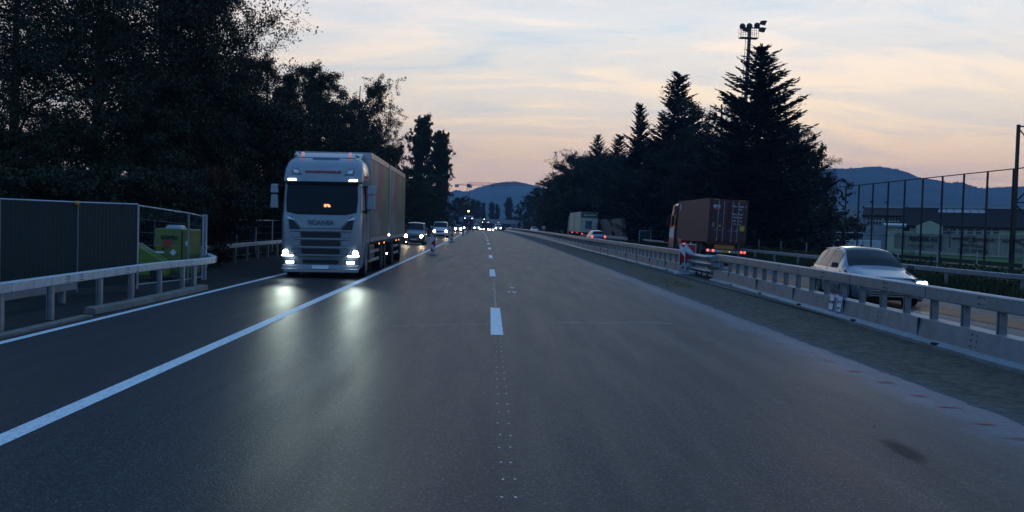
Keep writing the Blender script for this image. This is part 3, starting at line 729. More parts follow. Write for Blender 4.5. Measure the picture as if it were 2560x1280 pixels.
# corner glass wraps: dark pillars
for s in (-1, 1):
    b = MB(); b.add([(s*(W-.03), .42, 2.05), (s*(W+.004), 1.35, 2.05), (s*(W-.022), 1.30, 2.92), (s*(W-.04), .55, 2.95)], [(0, 1, 2, 3) if s > 0 else (3, 2, 1, 0)])
    b.build('side_window', M_glass, HT)
    d = MB(); d.box(s*(W+.002)-.004, s*(W+.002)+.004, 1.40, 1.415, .95, 2.9).box(s*(W+.002)-.004, s*(W+.002)+.004, .36, .375, .95, 2.0); d.build('door_seam', M_plast, HT)
    MB().box(s*(W+.01)-.012, s*(W+.01)+.012, 1.2, 1.36, 1.86, 1.9).build('door_handle', M_plast, HT)
# interior display and wiper, dashboard silhouette
text('n', .42, M_sign, HT, (.17, front_y(2.3)-.028, 2.27), name='display_sign', ext=.004, bold=.022).scale = (1.0, .75, 1)
b = MB(); b.bar((-.95, front_y(2.05)-.04, 2.06), (-.15, front_y(2.12)-.045, 2.13), .02, .02); b.bar((.05, front_y(2.05)-.04, 2.05), (.85, front_y(2.12)-.045, 2.14), .02, .02); b.build('wiper', M_plast, HT)
# badge panel + V-shaped dark inlets
fpan('badge_panel', [(-.60, 1.56), (.60, 1.56), (.78, 1.74), (.98, 1.98), (.40, 1.95), (-.40, 1.95), (-.98, 1.98), (-.78, 1.74)], M_cab, off=.035, depth=.06, bevel=.02)
text('SCANIA', .19, M_cabd, HT, (0, -.03, 1.75), name='lettering', ext=.012, sx=1.22, bold=.006)
for s in (1, -1):
    P = [(.62, 1.53), (.98, 1.53), (1.02, 1.80), (1.0, 1.93), (.80, 1.73)]
    fpan('dark_inlet', P if s > 0 else mirx(P), M_plast, off=.03, depth=.05)
    P = [(.80, 1.80), (1.08, 1.86), (1.04, 1.94), (.84, 1.84)]
    fpan('upper_marker', P if s > 0 else mirx(P), M_chr, off=.045, depth=.04)
for z0, z1, hw in ((1.27, 1.45, .63), (1.01, 1.19, .62), (.76, .92, .60), (.46, .57, .57)):
    fpan('grille_slot', [(-hw+.03, z0), (hw-.03, z0), (hw, z0+.05), (hw, z1-.04), (hw-.03, z1), (-hw+.03, z1), (-hw, z1-.04), (-hw, z0+.05)], M_plast, off=.03, depth=.04)
for z, hw in ((1.49, .96), (1.23, .93), (.965, .90), (.71, .86)):
    fpan('grille_bar', [(-hw, z-.025), (hw, z-.025), (hw, z+.028), (-hw, z+.028)], M_cab, off=.055, depth=.07, bevel=.012)
for s in (1, -1):
    for z0, z1 in ((1.27, 1.45), (1.01, 1.19), (.76, .90)):
        P = [(.66, z0), (.93, z0), (.95, z1), (.66, z1)]
        fpan('grille_cheek', P if s > 0 else mirx(P), M_cab, off=.028, depth=.04, bevel=.012)
fpan('bumper_lip', [(-1.20, .28), (1.20, .28), (1.22, .33), (-1.22, .33)], M_alu, off=.05, depth=.08)
fpan('bumper', [(-1.16, .17), (1.16, .17), (1.21, .42), (-1.21, .42)], M_cab, off=.03, depth=.3, bevel=.03)
fpan('number_plate', [(-.26, .29), (.26, .29), (.26, .40), (-.26, .40)], M_white, off=.07, depth=.03)
for s in (1, -1):
    P = [(.78, .70), (1.22, .70), (1.245, .92), (.84, .84)]
    hl = fpan('headlight', P if s > 0 else mirx(P), M_rimd, off=.02, depth=.05)
    cxh = s*1.09; b = MB(); b.lathe([(0, -.004), (.085, -.004), (.085, .02)], (cxh, -.03, .80), 'y', 20); b.build('bulb', M_hl, hl)
    P = [(.80, .685), (1.20, .685), (1.22, .72), (.80, .715)]
    fpan('light_bar', P if s > 0 else mirx(P), M_hl2, off=.045, depth=.02, bevel=0)
    P = [(.79, .44), (1.06, .44), (1.10, .55), (.81, .55)]
    fg = fpan('fog_lamp', P if s > 0 else mirx(P), M_rimd, off=.045, depth=.04)
    b = MB(); b.box(s*.95-.12, s*.95+.12, -.062, -.05, .46, .53); b.build('bulb', M_hl3, fg)
    P = [(.83, 3.075), (1.09, 3.075), (1.09, 3.125), (.85, 3.125)]
    fpan('visor_lamp', P if s > 0 else mirx(P), M_mark, off=.02, depth=.03, bevel=0)
    P = [(.66, 3.25), (.98, 3.25), (1.0, 3.49), (.80, 3.47)]
    fpan('roof_lamp_recess', P if s > 0 else mirx(P), M_cabd, off=.012, depth=.03)
    P = [(.74, 3.31), (.93, 3.31), (.94, 3.43), (.80, 3.42)]
    fpan('roof_spot_lamp', P if s > 0 else mirx(P), M_chr, off=.03, depth=.03)
    mr = MB(); mr.box(s*1.53-.13, s*1.53+.13, .28, .40, 2.66, 2.95, .02, .02); mr.box(s*1.53-.13, s*1.53+.13, .28, .40, 2.18, 2.62, .02, .02)
    o = mr.build('mirror', M_cab, HT, bevel=.03)
    MB().bar((s*1.25, .45, 2.9), (s*1.5, .36, 2.93), .05, .05).bar((s*1.25, .45, 2.1), (s*1.5, .36, 2.2), .05, .05).build('bracket', M_plast, o)
    # wheel arch and steps
    b = MB(); n = 10
    for i in range(n):
        a0, a1 = math.pi*i/n, math.pi*(i+1)/n
        b.bar((s*(W+.0), 1.42+.62*math.cos(a0), .52+.60*math.sin(a0)), (s*(W+.0), 1.42+.62*math.cos(a1), .52+.60*math.sin(a1)), .09, .07)
    b.build('wheel_arch', M_cabd, HT)
    b = MB(); b.lathe([(0, -.01), (.56, -.01), (.56, .02)], (s*(W-.02), 1.42, .52), 'x', 24); b.build('arch_well', M_black, HT)
    wheel(HT, s*1.10, 1.42, .50, .34, s)
    b = MB(); b.lathe([(0, -.04), (.06, -.03), (.075, .04)], (s*.98, 1.0, 3.93), 'y', 14); b.build('roof_spot_lamp', M_chr, HT)
    MB().lathe([(.05, 0), (.055, .08), (.03, .12), (0, .125)], (s*.76, .95, 3.90), 'z', 12).build('beacon', lamp('beacon_orange', (1, .22, .05), .35), HT)
text('www.terresuisse.ch', .125, M_txtr, HT, (0, front_y(3.37)-.02, 3.37), rot=(R(65), 0, 0), bold=.006, sx=1.15, ext=.01)
text('www.terresuisse.ch', .13, M_txtr, HT, (W-.015, 1.25, 3.25), rot=(R(90), 0, R(90)), bold=.004)
MB().tube([(-.95, .98, 3.86), (.95, .98, 3.86)], .03).tube([(-.95, .98, 3.8), (-.95, .98, 3.9)], .02).tube([(.95, .98, 3.8), (.95, .98, 3.9)], .02).build('light_rail', M_chr, HT)
MB().box(-.45, .45, .80, .95, 3.78, 3.84, .05, .03).build('roof_hatch', M_cabd, HT, bevel=.01)
b = MB(); b.prism([(1.1, 3.78), (2.15, 3.80), (2.15, 4.08), (1.7, 3.98)], -1.05, 1.05, 'x'); b.build('roof_deflector', M_cab, HT, bevel=.04)
MB().box(W-.28, W-.06, 1.95, 2.28, .9, 3.7).box(-W+.06, -W+.28, 1.95, 2.28, .9, 3.7).build('side_deflector', M_cab, HT)
def cargo(y0, y1, z0, z1, nm):
    o = MB().box(-1.27, 1.27, y0, y1, z0, z1).build(nm, M_alu, HT)
    s = MB().box(-.004, .004, 0, y1-y0-.12, 0, z1-z0-.36).build('printed_side', M_box, o); s.location = (1.275, y0+.06, z0+.14)
    b = MB(); b.box(1.268, 1.30, y0, y1, z1-.20, z1).box(1.268, 1.295, y0, y1, z0, z0+.12).box(1.268, 1.30, y0, y0+(.05 if y0 < 5 else .30), z0+.12, z1-.2).box(1.268, 1.30, y1-.05, y1, z0+.12, z1-.2).box(-1.30, 1.30, y0-.012, y0-.001, z1-.22, z1-.10)
    b.build('edge_trim', M_alu, o)
    return o
cargo(2.35, 8.35, 1.12, 4.14, 'cargo_box')
cargo(8.95, 16.7, 1.12, 4.14, 'trailer_box')
b = MB(); b.box(-.45, .45, 2.2, 8.3, .72, 1.1).box(-.45, .45, 9.2, 16.6, .72, 1.1).bar((0, 8.0, .6), (0, 9.8, .6), .12, .12); b.build('chassis', M_plast, HT)
for s in (-1, 1):
    for y in (6.4, 7.7, 10.9, 14.6): wheel(HT, s*1.09, y, .48, .34, s, M_rimd)
    for ya, yb in ((2.4, 5.6), (11.7, 13.8)):
        for za in (.42, .72): MB().box(s*1.22-.02, s*1.22+.02, ya, yb, za, za+.1).build('side_guard', M_alu, HT)
    MB().box(min(s*.7, s*1.18), max(s*.7, s*1.18), 3.0, 4.6, .5, 1.0).build('tank', M_rimd, HT, bevel=.05)
    for y, m in ((5.2, M_amb), (7.0, M_amb), (12.2, M_amb), (13.6, M_amb)):
        MB().box(s*1.285-.008, s*1.285+.008, y-.03, y+.03, .98, 1.04).build('side_marker', m, HT)
for z in (.52, 1.28): MB().lathe([(0, -.02), (.035, -.015), (.04, .02)], (1.20 if z < 1 else 1.285, 8.9, z), 'y', 12).build('clearance_lamp', M_mark, HT)
for s in (-1, 1):
    sl = bpy.data.lights.new('headlight_beam', 'SPOT'); sl.energy = 330; sl.color = (.84, 1.0, .86); sl.spot_size = R(25); sl.spot_blend = 1.0; sl.shadow_soft_size = .16
    so_ = bpy.data.objects.new('headlight_beam', sl); scene.collection.objects.link(so_); so_.parent = HT; so_.location = (s*1.09, -.08, .8); so_.rotation_euler = (R(90-.2), 0, R(189.5))

# ---------------- generic car body
def lerp(a, b, t): return a+(b-a)*t
def car(name, label, cat, loc, rz, st, paint, lights='front', group=None, wheels=(.85, 3.5, .32), glass=(), hl=None, gz=None, detail=True, hlz=.66, hlw=.16, tilt=0, hlx=None, plate=True, rimm=None, beltk=None, ubar=None):
    """st rows: y, z_sill, z_belt, z_roof, half width, half width at roof"""
    root = thing(name, label, cat, loc, group=group, rot=(0, tilt, rz))
    wy = [wheels[0], wheels[1]]; wr = wheels[2]
    def at(y):
        if y <= st[0][0]: return st[0][1:]
        for a, b in zip(st, st[1:]):
            if a[0] <= y <= b[0]:
                t = (y-a[0])/(b[0]-a[0]); return tuple(lerp(p, q, t) for p, q in zip(a[1:], b[1:]))
        return st[-1][1:]
    def ringp(y, off=0.0, zs_override=True):
        zs, zb, zr, w, wt = at(y)
        w_ = w+off; wt_ = wt+off
        z0 = zs
        if zs_override:
            for c in wy:
                d = abs(y-c)
                if d < wr+.06: z0 = max(z0, wr+math.sqrt(max(0, (wr+.06)**2-d*d)))
        z0 = min(z0, zb-.12)
        cr = .03 if zr-zb > .25 else .02
        zr_ = zr+off
        return [(w_*.93, z0), (w_*.985, z0+.05), (w_, lerp(max(z0, zs+.1), zb, .55)), (w_*.985, zb-.06), (w_*.945, zb), (lerp(w_*.945, wt_, .5), lerp(zb, zr_, .52)), (wt_+.02, max(zb, zr_-.085)), (wt_-.03, max(zb+.004, zr_-.028)), (wt_*.72, zr_-.004+cr*.3), (wt_*.38, zr_+cr*.8), (0, zr_+cr)]
    ys = sorted(set([round(y, 3) for y in np.linspace(st[0][0], st[-1][0], 64)]+[s_[0] for s_ in st]+[c+d for c in wy for d in (-wr-.06, -wr-.02, -wr*.7, 0, wr*.7, wr+.02, wr+.06)]))
    vs, fs = [], []
    for y in ys:
        r = ringp(y); full = [(x, y, z) for x, z in r]+[(-x, y, z) for x, z in reversed(r[:-1])]; vs += full
    m = 21
    for j in range(len(ys)-1):
        for i in range(m-1): fs.append((j*m+i, (j+1)*m+i, (j+1)*m+i+1, j*m+i+1))
    fs.append(tuple(range(m))); fs.append(tuple(range((len(ys)-1)*m, len(ys)*m))[::-1])
    body = mesh_obj('body', vs, fs, paint, root, smooth=True); e = body.modifiers.new('e', 'EDGE_SPLIT'); e.split_angle = R(45)
    MB().box(-st[len(st)//2][4]+.12, st[len(st)//2][4]-.12, st[0][0]+.15, st[-1][0]-.15, .18, .75).build('underbody', M_black, root)
    def patch(nm, ya, yb, i0, i1, both=True, n=10, mt=M_glass, yfun=None):
        for s in ((1, -1) if both else (1,)):
            pv, pf = [], []; cols = i1-i0+1
            for j in range(n+1):
                y = lerp(ya, yb, j/n); r = ringp(y, .006, False)[i0:i1+1]
                pv += [(s*x, y, z+(.004 if not both else 0)) for x, z in r]
                if not both: pv += [(-x, y, z+.004) for x, z in reversed(r[:-1])]
            cc_ = cols if both else cols*2-1
            for j in range(n):
                for i in range(cc_-1):
                    q = (j*cc_+i, (j+1)*cc_+i, (j+1)*cc_+i+1, j*cc_+i+1); pf.append(q if s > 0 else q[::-1])
            mesh_obj(nm, pv, pf, mt, root, smooth=True)
    for g in glass: patch(*g)
    for s in (-1, 1):
        for c in wy:
            wheel(root, s*(at(c)[3]-.11), c, wr, .20, s, rimm)
            MB().lathe([(0, 0), (wr+.05, 0)], (s*(at(c)[3]-.24), c, wr), 'x', 20).build('wheel_well', M_black, root)
    hx = hlx or st[1][4]-.20
    yf = st[0][0]; 
    if lights == 'front':
        for s in (-1, 1):
            b = MB(); b.box(s*hx-hlw-.03, s*hx+hlw+.03, yf-.015, yf+.10, hlz-.07, hlz+.07); h = b.build('headlight', M_chr, root, bevel=.02)
            MB().lathe([(0, -.02), (hlw*.62, -.015), (hlw*.7, .02)], (s*hx, yf-.015, hlz), 'y', 14).build('bulb', hl or M_hw, h)
        b = MB(); b.box(-hx+hlw+.02, hx-hlw-.02, yf-.012, yf+.05, hlz-.10, hlz+.02); b.box(-.55, .55, yf-.012, yf+.05, .25, .40); b.build('grille', M_plast, root, bevel=.01)
        if plate: MB().box(-.25, .25, yf-.03, yf, .40, .50).build('number_plate', M_white, root)
    else:
        ye = st[-1][0]
        for s in (-1, 1):
            MB().box(s*hx-.11, s*hx+.09, ye-.05, ye+.02, hlz-.11, hlz+.11).build('tail_light', M_tail, root, bevel=.02)
        MB().box(-.25, .25, ye, ye+.03, .52, .62).build('number_plate', M_white, root)
        MB().box(-st[-1][4]+.05, st[-1][4]-.05, ye-.1, ye+.03, .24, .38).build('bumper', M_plast, root, bevel=.03)
    return root, at, ringp, patch
EST = [  # estate / hatch profile: y, sill, belt, roof, halfwidth, half roof width
 (0, .26, .56, .60, .62, .50), (.05, .22, .62, .68, .74, .60), (.22, .19, .66, .755, .86, .70), (.6, .18, .72, .83, .895, .74), (1.15, .18, .83, .94, .90, .76), (1.30, .18, .86, .975, .90, .77),
 (1.65, .18, .88, 1.20, .905, .72), (2.05, .18, .885, 1.40, .91, .63), (2.35, .18, .89, 1.465, .91, .60), (3.0, .18, .90, 1.48, .91, .60), (3.7, .18, .91, 1.455, .90, .59), (4.15, .19, .92, 1.40, .88, .57),
 (4.32, .20, .93, 1.25, .85, .60), (4.48, .24, .92, 1.0, .82, .64), (4.55, .28, .80, .86, .78, .66)]
M_silver = mat('silver_blue_metallic', (.12, .16, .225), .22, .5, var=.03, coat=.9)
estg = [('windscreen', 1.36, 2.22, 7, 10, False, 10), ('side_window', 1.95, 2.70, 4, 6, True, 8), ('side_window', 2.78, 3.45, 4, 6, True, 8), ('side_window', 3.52, 4.12, 4, 6, True, 8), ('rear_window', 4.20, 4.44, 7, 10, False, 6)]
cpos = A(2206, 700, 24.6)
CAR, at_, rp_, pt_ = car('estate_car', 'silver-blue estate car with one bright headlight passing behind the near barrier', 'car', (cpos.x+.12, 24.2, 0), R(-3.0), EST, M_silver, 'front', wheels=(.92, 3.55, .325), glass=estg, hl=M_hl2, hlz=.66, hlx=.66, hlw=.08, tilt=R(1.0))
for s in (-1, 1): MB().box(min(s*.55, s*.86), max(s*.55, s*.86), -.02, .06, .615, .715, .03, 0).build('headlight_lens', lamp('headlamp_wide', (.85, .95, 1.0), 14), CAR, bevel=.02)
for s in (-1, 1):
    o = MB().box(s*1.02-.10, s*1.02+.10, 1.55, 1.66, .93, 1.06, .02, .02).build('mirror', M_plast, CAR, bevel=.03)
    MB().tube([(s*.60, 2.6, 1.435), (s*.60, 3.1, 1.455), (s*.585, 3.9, 1.405)], .012).build('roof_rail', M_chr, CAR)
    MB().box(s*.905-.004, s*.905+.004, 2.72, 2.735, .35, .88).box(s*.905-.004, s*.905+.004, 3.50, 3.515, .6, .88).box(s*.905-.004, s*.905+.004, 1.52, 1.535, .35, .88).build('door_seam', M_plast, CAR)
    MB().tube([(s*.925, 1.5, .80), (s*.93, 3.0, .82), (s*.895, 4.3, .83)], .012).build('body_crease', M_chr, CAR)
    for y in (2.5, 3.3): MB().box(s*.925-.01, s*.925+.01, y, y+.16, .76, .79).build('door_handle', M_chr, CAR)
for z in (.30, .36, .42): MB().box(-.60, .60, -.03, .0, z-.010, z+.010).build('grille_bar', M_chr, CAR)
MB().tube([(0, 1.45, 1.09), (.02, 1.5, 1.10)], .02).build('wiper', M_plast, CAR)

VAN = [(0, .26, .62, .66, .74, .60), (.05, .22, .70, .78, .82, .70), (.25, .2, .80, .92, .86, .76), (.7, .2, .95, 1.06, .87, .76), (.95, .2, 1.02, 1.16, .875, .76), (1.35, .2, 1.05, 1.52, .88, .72), (1.65, .2, 1.06, 1.74, .88, .70), (2.0, .2, 1.07, 1.80, .88, .69), (3.6, .2, 1.07, 1.82, .88, .69), (4.1, .2, 1.05, 1.78, .87, .68), (4.2, .25, 1.0, 1.6, .84, .66)]
M_dkv = mat('dark_grey_paint', (.035, .045, .06), .3, .3, var=.05, coat=.8)
vg = [('windscreen', 1.02, 1.62, 7, 10, False, 8), ('side_window', 1.5, 2.3, 4, 6, True, 6), ('side_window', 2.4, 3.9, 4, 6, True, 6)]
p = A(1034, 600, 77)
V1, *_ = car('compact_van', 'dark grey compact van with headlights on, directly behind the lorry', 'van', (p.x, 77, 0), R(1.0), VAN, M_dkv, 'front', wheels=(.75, 3.4, .31), glass=vg, hlz=.72, hlw=.17)
MB().box(-.6, -.56, -.03, 0, .20, .26).build('fog_lamp', M_hw, V1)
BIGV = [(0, .30, .66, .72, .80, .66), (.05, .26, .84, .92, .92, .78), (.3, .24, .98, 1.10, .95, .84), (.7, .22, 1.06, 1.22, .95, .84), (1.2, .22, 1.12, 1.66, .955, .80), (1.55, .22, 1.14, 1.90, .955, .79), (2.2, .22, 1.15, 1.97, .955, .78), (4.6, .22, 1.15, 1.97, .955, .78), (4.85, .25, 1.1, 1.85, .93, .78)]
M_whv = mat('white_van_paint', (.55, .60, .64), .3, 0, var=.04, coat=.7)
bg_ = [('windscreen', .76, 1.48, 7, 10, False, 8), ('side_window', 1.4, 2.3, 4, 6, True, 6)]
p = A(1100, 590, 119)
V2, *_ = car('van', 'white van with headlights on behind the dark compact van', 'van', (p.x, 119, 0), R(1.2), BIGV, M_whv, 'front', wheels=(.95, 4.0, .34), glass=bg_, hlz=.80, hlw=.18)
for s in (-1, 1):
    MB().box(s*1.12-.10, s*1.12+.10, 1.2, 1.32, 1.15, 1.42).build('mirror', M_whv, V2, bevel=.03)
    MB().box(s*1.04-.10, s*1.04+.10, 1.3, 1.4, 1.08, 1.28).build('mirror', M_dkv, V1, bevel=.03)
p = A(1145, 575, 195)
M_pale = mat('pale_grey_paint', (.33, .38, .42), .3, .3, coat=.7)
V3, *_ = car('car', 'pale car with bright headlights just beyond the white van', 'car', (p.x, 195, 0), R(1.2), EST, M_pale, 'front', wheels=(.92, 3.55, .325), glass=estg, hl=M_hwf, hlz=.68, hlw=.26)

# ---------------- simple lorries
def lorry(label, loc, rz, paint, boxm, hlm, group=None, L=11, rigid=True, top=3.8, gz=0, mk=None):
    t = thing('lorry', label, 'lorry', loc, rz, group)
    rows = [(.3, 1.2, .05, .18), (.9, 1.25, 0, .2), (1.9, 1.25, .05, .2), (2.9, 1.22, .25, .2), (3.3, 1.2, .4, .2), (3.6, 1.1, .8, .2)]
    loft_cab(t, 'cab', rows, paint, 2.1)
    MB().add([(-1.1, .04, 1.95), (1.1, .04, 1.95), (1.05, .21, 2.8), (-1.05, .21, 2.8)], [(0, 1, 2, 3)]).build('windscreen', M_glass, t)
    MB().box(-.75, .75, -.03, .02, .55, 1.5).build('grille', M_plast, t)
    MB().box(-1.2, 1.2, -.05, .1, .25, .6).build('bumper', paint, t, bevel=.03)
    for s in (-1, 1):
        MB().lathe([(0, -.02), (.15, -.01), (.16, .03)], (s*1.0, -.04, .78), 'y', 12).build('headlight', hlm, t)
        MB().lathe([(0, -.02), (.07, -.01), (.08, .03)], (s*.9, .3, 3.12), 'y', 12).build('roof_lamp', mk or M_mark, t)
        MB().box(s*1.48-.1, s*1.48+.1, .3, .4, 2.1, 2.8).build('mirror', M_plast, t)
        for y in (1.4, L-3, L-1.7): wheel(t, s*1.08, y, .48, .32, s, M_rimd)
    MB().box(-1.25, 1.25, 2.4, L, 1.05, top).build('cargo_box', boxm, t, bevel=.03)
    MB().box(-.5, .5, 1.5, L-.2, .7, 1.04).build('chassis', M_plast, t)
    return t
M_navy = mat('navy_paint', (.010, .016, .08), .35, coat=.5); M_gbox = mat('grey_box', (.35, .38, .42), .5)
p = A(1170.5, 575, 235)
T1 = lorry('dark blue lorry with violet-white headlights beyond the pale car', (p.x, 235, 0), R(1.5), M_navy, M_gbox, M_hcf)
text('n', .3, M_tail, T1, (.1, .0, 2.2))
p = A(1213, 570, 322)
T2 = lorry('far dark lorry coming over the crest of the road below the overpass', (p.x, 322, zg(322)), R(1.5), M_plast, M_rimd, M_hwf)
text('n', .3, M_tail, T2, (.5, .0, 2.2))
p = A(1191, 570, 305)
FC = []
def farcar(px, Y, label, st, paint, hlm, gl, wh, hlz=.68):
    p = A(px, 570, Y); c, *_ = car('car' if st is EST else 'van', label, 'car' if st is EST else 'van', (p.x, Y, zg(Y)), R(1.5), st, paint, 'front', wheels=wh, glass=gl, hl=hlm, hlz=hlz, hlw=.2, plate=False, group='oncoming traffic far down the road'); return c
farcar(1182, 268, 'dark car half hidden behind the blue lorry at the far end of the queue', EST, M_dkv, M_hwf, estg, (.92, 3.55, .325))
farcar(1191, 300, 'small white van on the crest, just right of the blue lorry', BIGV, M_whv, M_hwf, bg_, (.95, 4.0, .34), .8)
farcar(1205, 318, 'dark far car with warm lights left of the far dark lorry', EST, M_dkv, M_hwf, estg, (.92, 3.55, .325))
farcar(1229, 325, 'far pale car with warm lights right of the far dark lorry', EST, M_pale, M_hwf, estg, (.92, 3.55, .325))
farcar(1246, 290, 'far white van at the crest beside the median barrier', BIGV, M_whv, M_hwf, bg_, (.95, 4.0, .34), .8)

# ---------------- container lorry, driving away
M_cont = mat('brown_container_paint', (.092, .028, .030), .6, var=.10, scale=2.0, dirt=((.06, .03, .03), 1.2, .5))
M_contr = mat('dark_red_container_door', (.070, .015, .019), .55, var=.12, dirt=((.05, .015, .02), 1.4, .5))
M_redp = mat('red_cab_paint', (.14, .018, .018), .35, coat=.5)
M_yl = mat('yellow_label', (.55, .33, .02), .5); M_lbl = mat('white_label', (.5, .52, .54), .5); M_bll = mat('blue_label', (.03, .09, .35), .5)
ca = A(1765, 600, 61.0)
CT = thing('container_lorry', 'red lorry hauling a brown shipping container away from us beyond the barrier', 'lorry', (ca.x+1.25, 61.0, 0), rot=(0, R(2.4), R(0)))
CL, Z0, Z1 = 10.2, 1.05, 3.86
body = MB(); n = 74
vs = []; fs = []
for s in (-1, 1):
    k0 = len(vs)
    for i in range(n+1):
        y = .12+(CL-.24)*i/n; x = s*(1.22-(.018 if (i//2) % 2 else 0)); vs += [(x, y, Z0+.12), (x, y, Z1-.1)]
    for i in range(n): q = (k0+2*i, k0+2*i+2, k0+2*i+3, k0+2*i+1); fs.append(q if s > 0 else q[::-1])
body.add(vs, fs); body.box(-1.18, 1.18, .05, CL-.02, Z0+.02, Z1-.03)
co_ = body.build('container', M_cont, CT)
fr = MB()
for s in (-1, 1):
    fr.box(s*1.20-.03, s*1.20+.03, 0, CL, Z1-.10, Z1).box(s*1.20-.03, s*1.20+.03, 0, CL, Z0, Z0+.12)
    for y in (0, CL-.12): fr.box(s*1.185-.055, s*1.185+.055, y, y+.12, Z0, Z1+.01)
fr.build('corner_frame', M_cont, co_)
dr = MB(); dr.box(-1.12, -.01, -.03, .03, Z0+.1, Z1-.1).box(.01, 1.12, -.03, .03, Z0+.1, Z1-.1)
for zz in np.linspace(Z0+.35, Z1-.35, 6): dr.box(-1.05, -.06, -.045, -.02, zz-.14, zz+.14).box(.06, 1.05, -.045, -.02, zz-.14, zz+.14)
dr.build('door', M_contr, co_, bevel=.012)
M_rod = mat('door_rod_steel', (.30, .33, .38), .45, .5)
for x in (-.66, -.30, .26, .62):
    b = MB(); b.cyl((x, -.075, Z0+.1), (x, -.075, Z1-.12), .022)
    for z in (Z0+.16, Z0+.9, Z1-.9, Z1-.25): b.box(x-.04, x+.04, -.09, -.05, z-.04, z+.04)
    b.box(x-.25, x+.04, -.095, -.08, Z0+.78, Z0+.81); b.build('lock_rod', M_rod, co_)
ym = -.052
text('7AB\n4030', .001, M_lbl, co_, (0, 1, 2)) if False else None
for s_, x, z, sz in (('OPFU  460205   5', .66, 3.42, .15), ('45G1', .76, 3.24, .13), ('MGW.   32.500', .60, 2.92, .12), ('TARE   3.880', .60, 2.72, .12), ('NET   28.620', .60, 2.50, .12), ('CU.   76.4', .60, 2.30, .12)):
    text(s_, sz, M_lbl, co_, (x, ym, z), ext=.002, bold=.004, sx=.85)
MB().box(.78, 1.08, ym-.004, ym, 1.88, 2.22).build('yellow_label', M_yl, co_); b = MB(); b.prism([(-.60, 2.06), (-.40, 2.06), (-.50, 2.24)], ym-.004, ym, 'y'); b.build('yellow_label', M_yl, co_)
b = MB(); b.box(-1.02, -.84, ym-.004, ym, 2.05, 2.30); b.build('grey_label', mat('grey_label', (.16, .18, .19), .6), co_)
b = MB(); b.prism([(-1.0+.22+.22*math.cos(a), 3.35+.26*math.sin(a)) for a in np.linspace(math.pi, 2*math.pi, 12)]+[(-.56, 3.46), (-1.0, 3.46)], ym-.005, ym, 'y'); b.build('round_logo', M_lbl, co_)
b = MB(); b.prism([(-.97+.19+.20*math.cos(a), 3.30+.22*math.sin(a)) for a in np.linspace(math.pi*1.02, 1.9*math.pi, 10)], ym-.010, ym-.005, 'y'); b.build('logo_red_arc', M_rr, co_)
b = MB(); b.prism([(-.92, 3.40), (-.70, 3.36), (-.62, 3.16), (-.74, 3.20), (-.80, 3.30)], ym-.015, ym-.010, 'y'); b.build('logo_green_wave', mat('logo_green', (.03, .20, .08), .5), co_)
b = MB(); b.prism([(-.46+.07*math.cos(a), 2.84+.05*math.sin(a)) for a in np.linspace(0, 2*math.pi, 12)[:-1]], ym-.006, ym, 'y'); b.build('blue_label', M_bll, co_)
b = MB()
for x in (-1.0, -.9, -.8, -.7, .62, .72, .82, .92): b.prism([(x, Z1-.09), (x+.05, Z1-.09), (x+.08, Z1-.03), (x+.03, Z1-.03)], -.035, -.031, 'y')
b.build('hazard_stripes', M_yl, co_)
b = MB(); b.box(-1.245, -1.236, CL-1.35, CL-.55, 3.15, 3.70).build('side_label', M_bll, co_)
text('TL', .42, M_lbl, co_, (-1.248, CL-.95, 3.42), rot=(R(90), 0, R(-90)), bold=.01)
b = MB(); b.box(-.45, .45, .3, CL+1, .85, 1.2); b.box(-1.2, 1.2, .1, .5, 1.0, 1.2); b.build('trailer_chassis', M_redp, CT)
for s in (-1, 1):
    for y in (1.9, 3.2, 4.5): wheel(CT, s*1.05, y, .50, .36, s, M_rimd)
    wheel(CT, s*1.08, CL+2.7, .50, .32, s, M_rimd); wheel(CT, s*1.05, CL-.6, .50, .5, s, M_rimd)
    b = MB()
    for i in range(8):
        a0, a1 = math.pi*i/8, math.pi*(i+1)/8
        b.bar((s*1.07, 1.9+.58*math.cos(a0), .52+.58*math.sin(a0)), (s*1.07, 1.9+.58*math.cos(a1), .52+.58*math.sin(a1)), .34, .03)
    b.build('mudguard', M_rimd, CT)
MB().box(-1.25, 1.25, -.12, .02, .42, .60).build('rear_bumper', M_alu, CT, bevel=.01)
MB().box(-.75, .55, -.06, -.02, .66, .92).build('rear_marker_board', mat('orange_board', (.42, .15, .02), .6), CT)
MB().box(-.32, .30, -.14, -.12, .45, .57).build('number_plate', M_yl, CT)
for x in (-1.17, -.82, .98, 1.2): MB().lathe([(0, -.03), (.07, -.02), (.085, .03)], (x, -.13, .53), 'y', 12).build('tail_light', M_tail, CT)
MB().lathe([(0, -.02), (.03, 0)], (.22, -.16, .51), 'y', 8).build('plate_lamp', lamp('plate_lamp', (1, .6, .25), 2), CT)
for x, z in ((-1.2, 1.02), (-1.2, .86)): MB().lathe([(0, -.03), (.09, -.02), (.10, .03)], (x+.05, CL-2.6, z-.3), 'y', 10).build('tail_light', M_tail, CT)
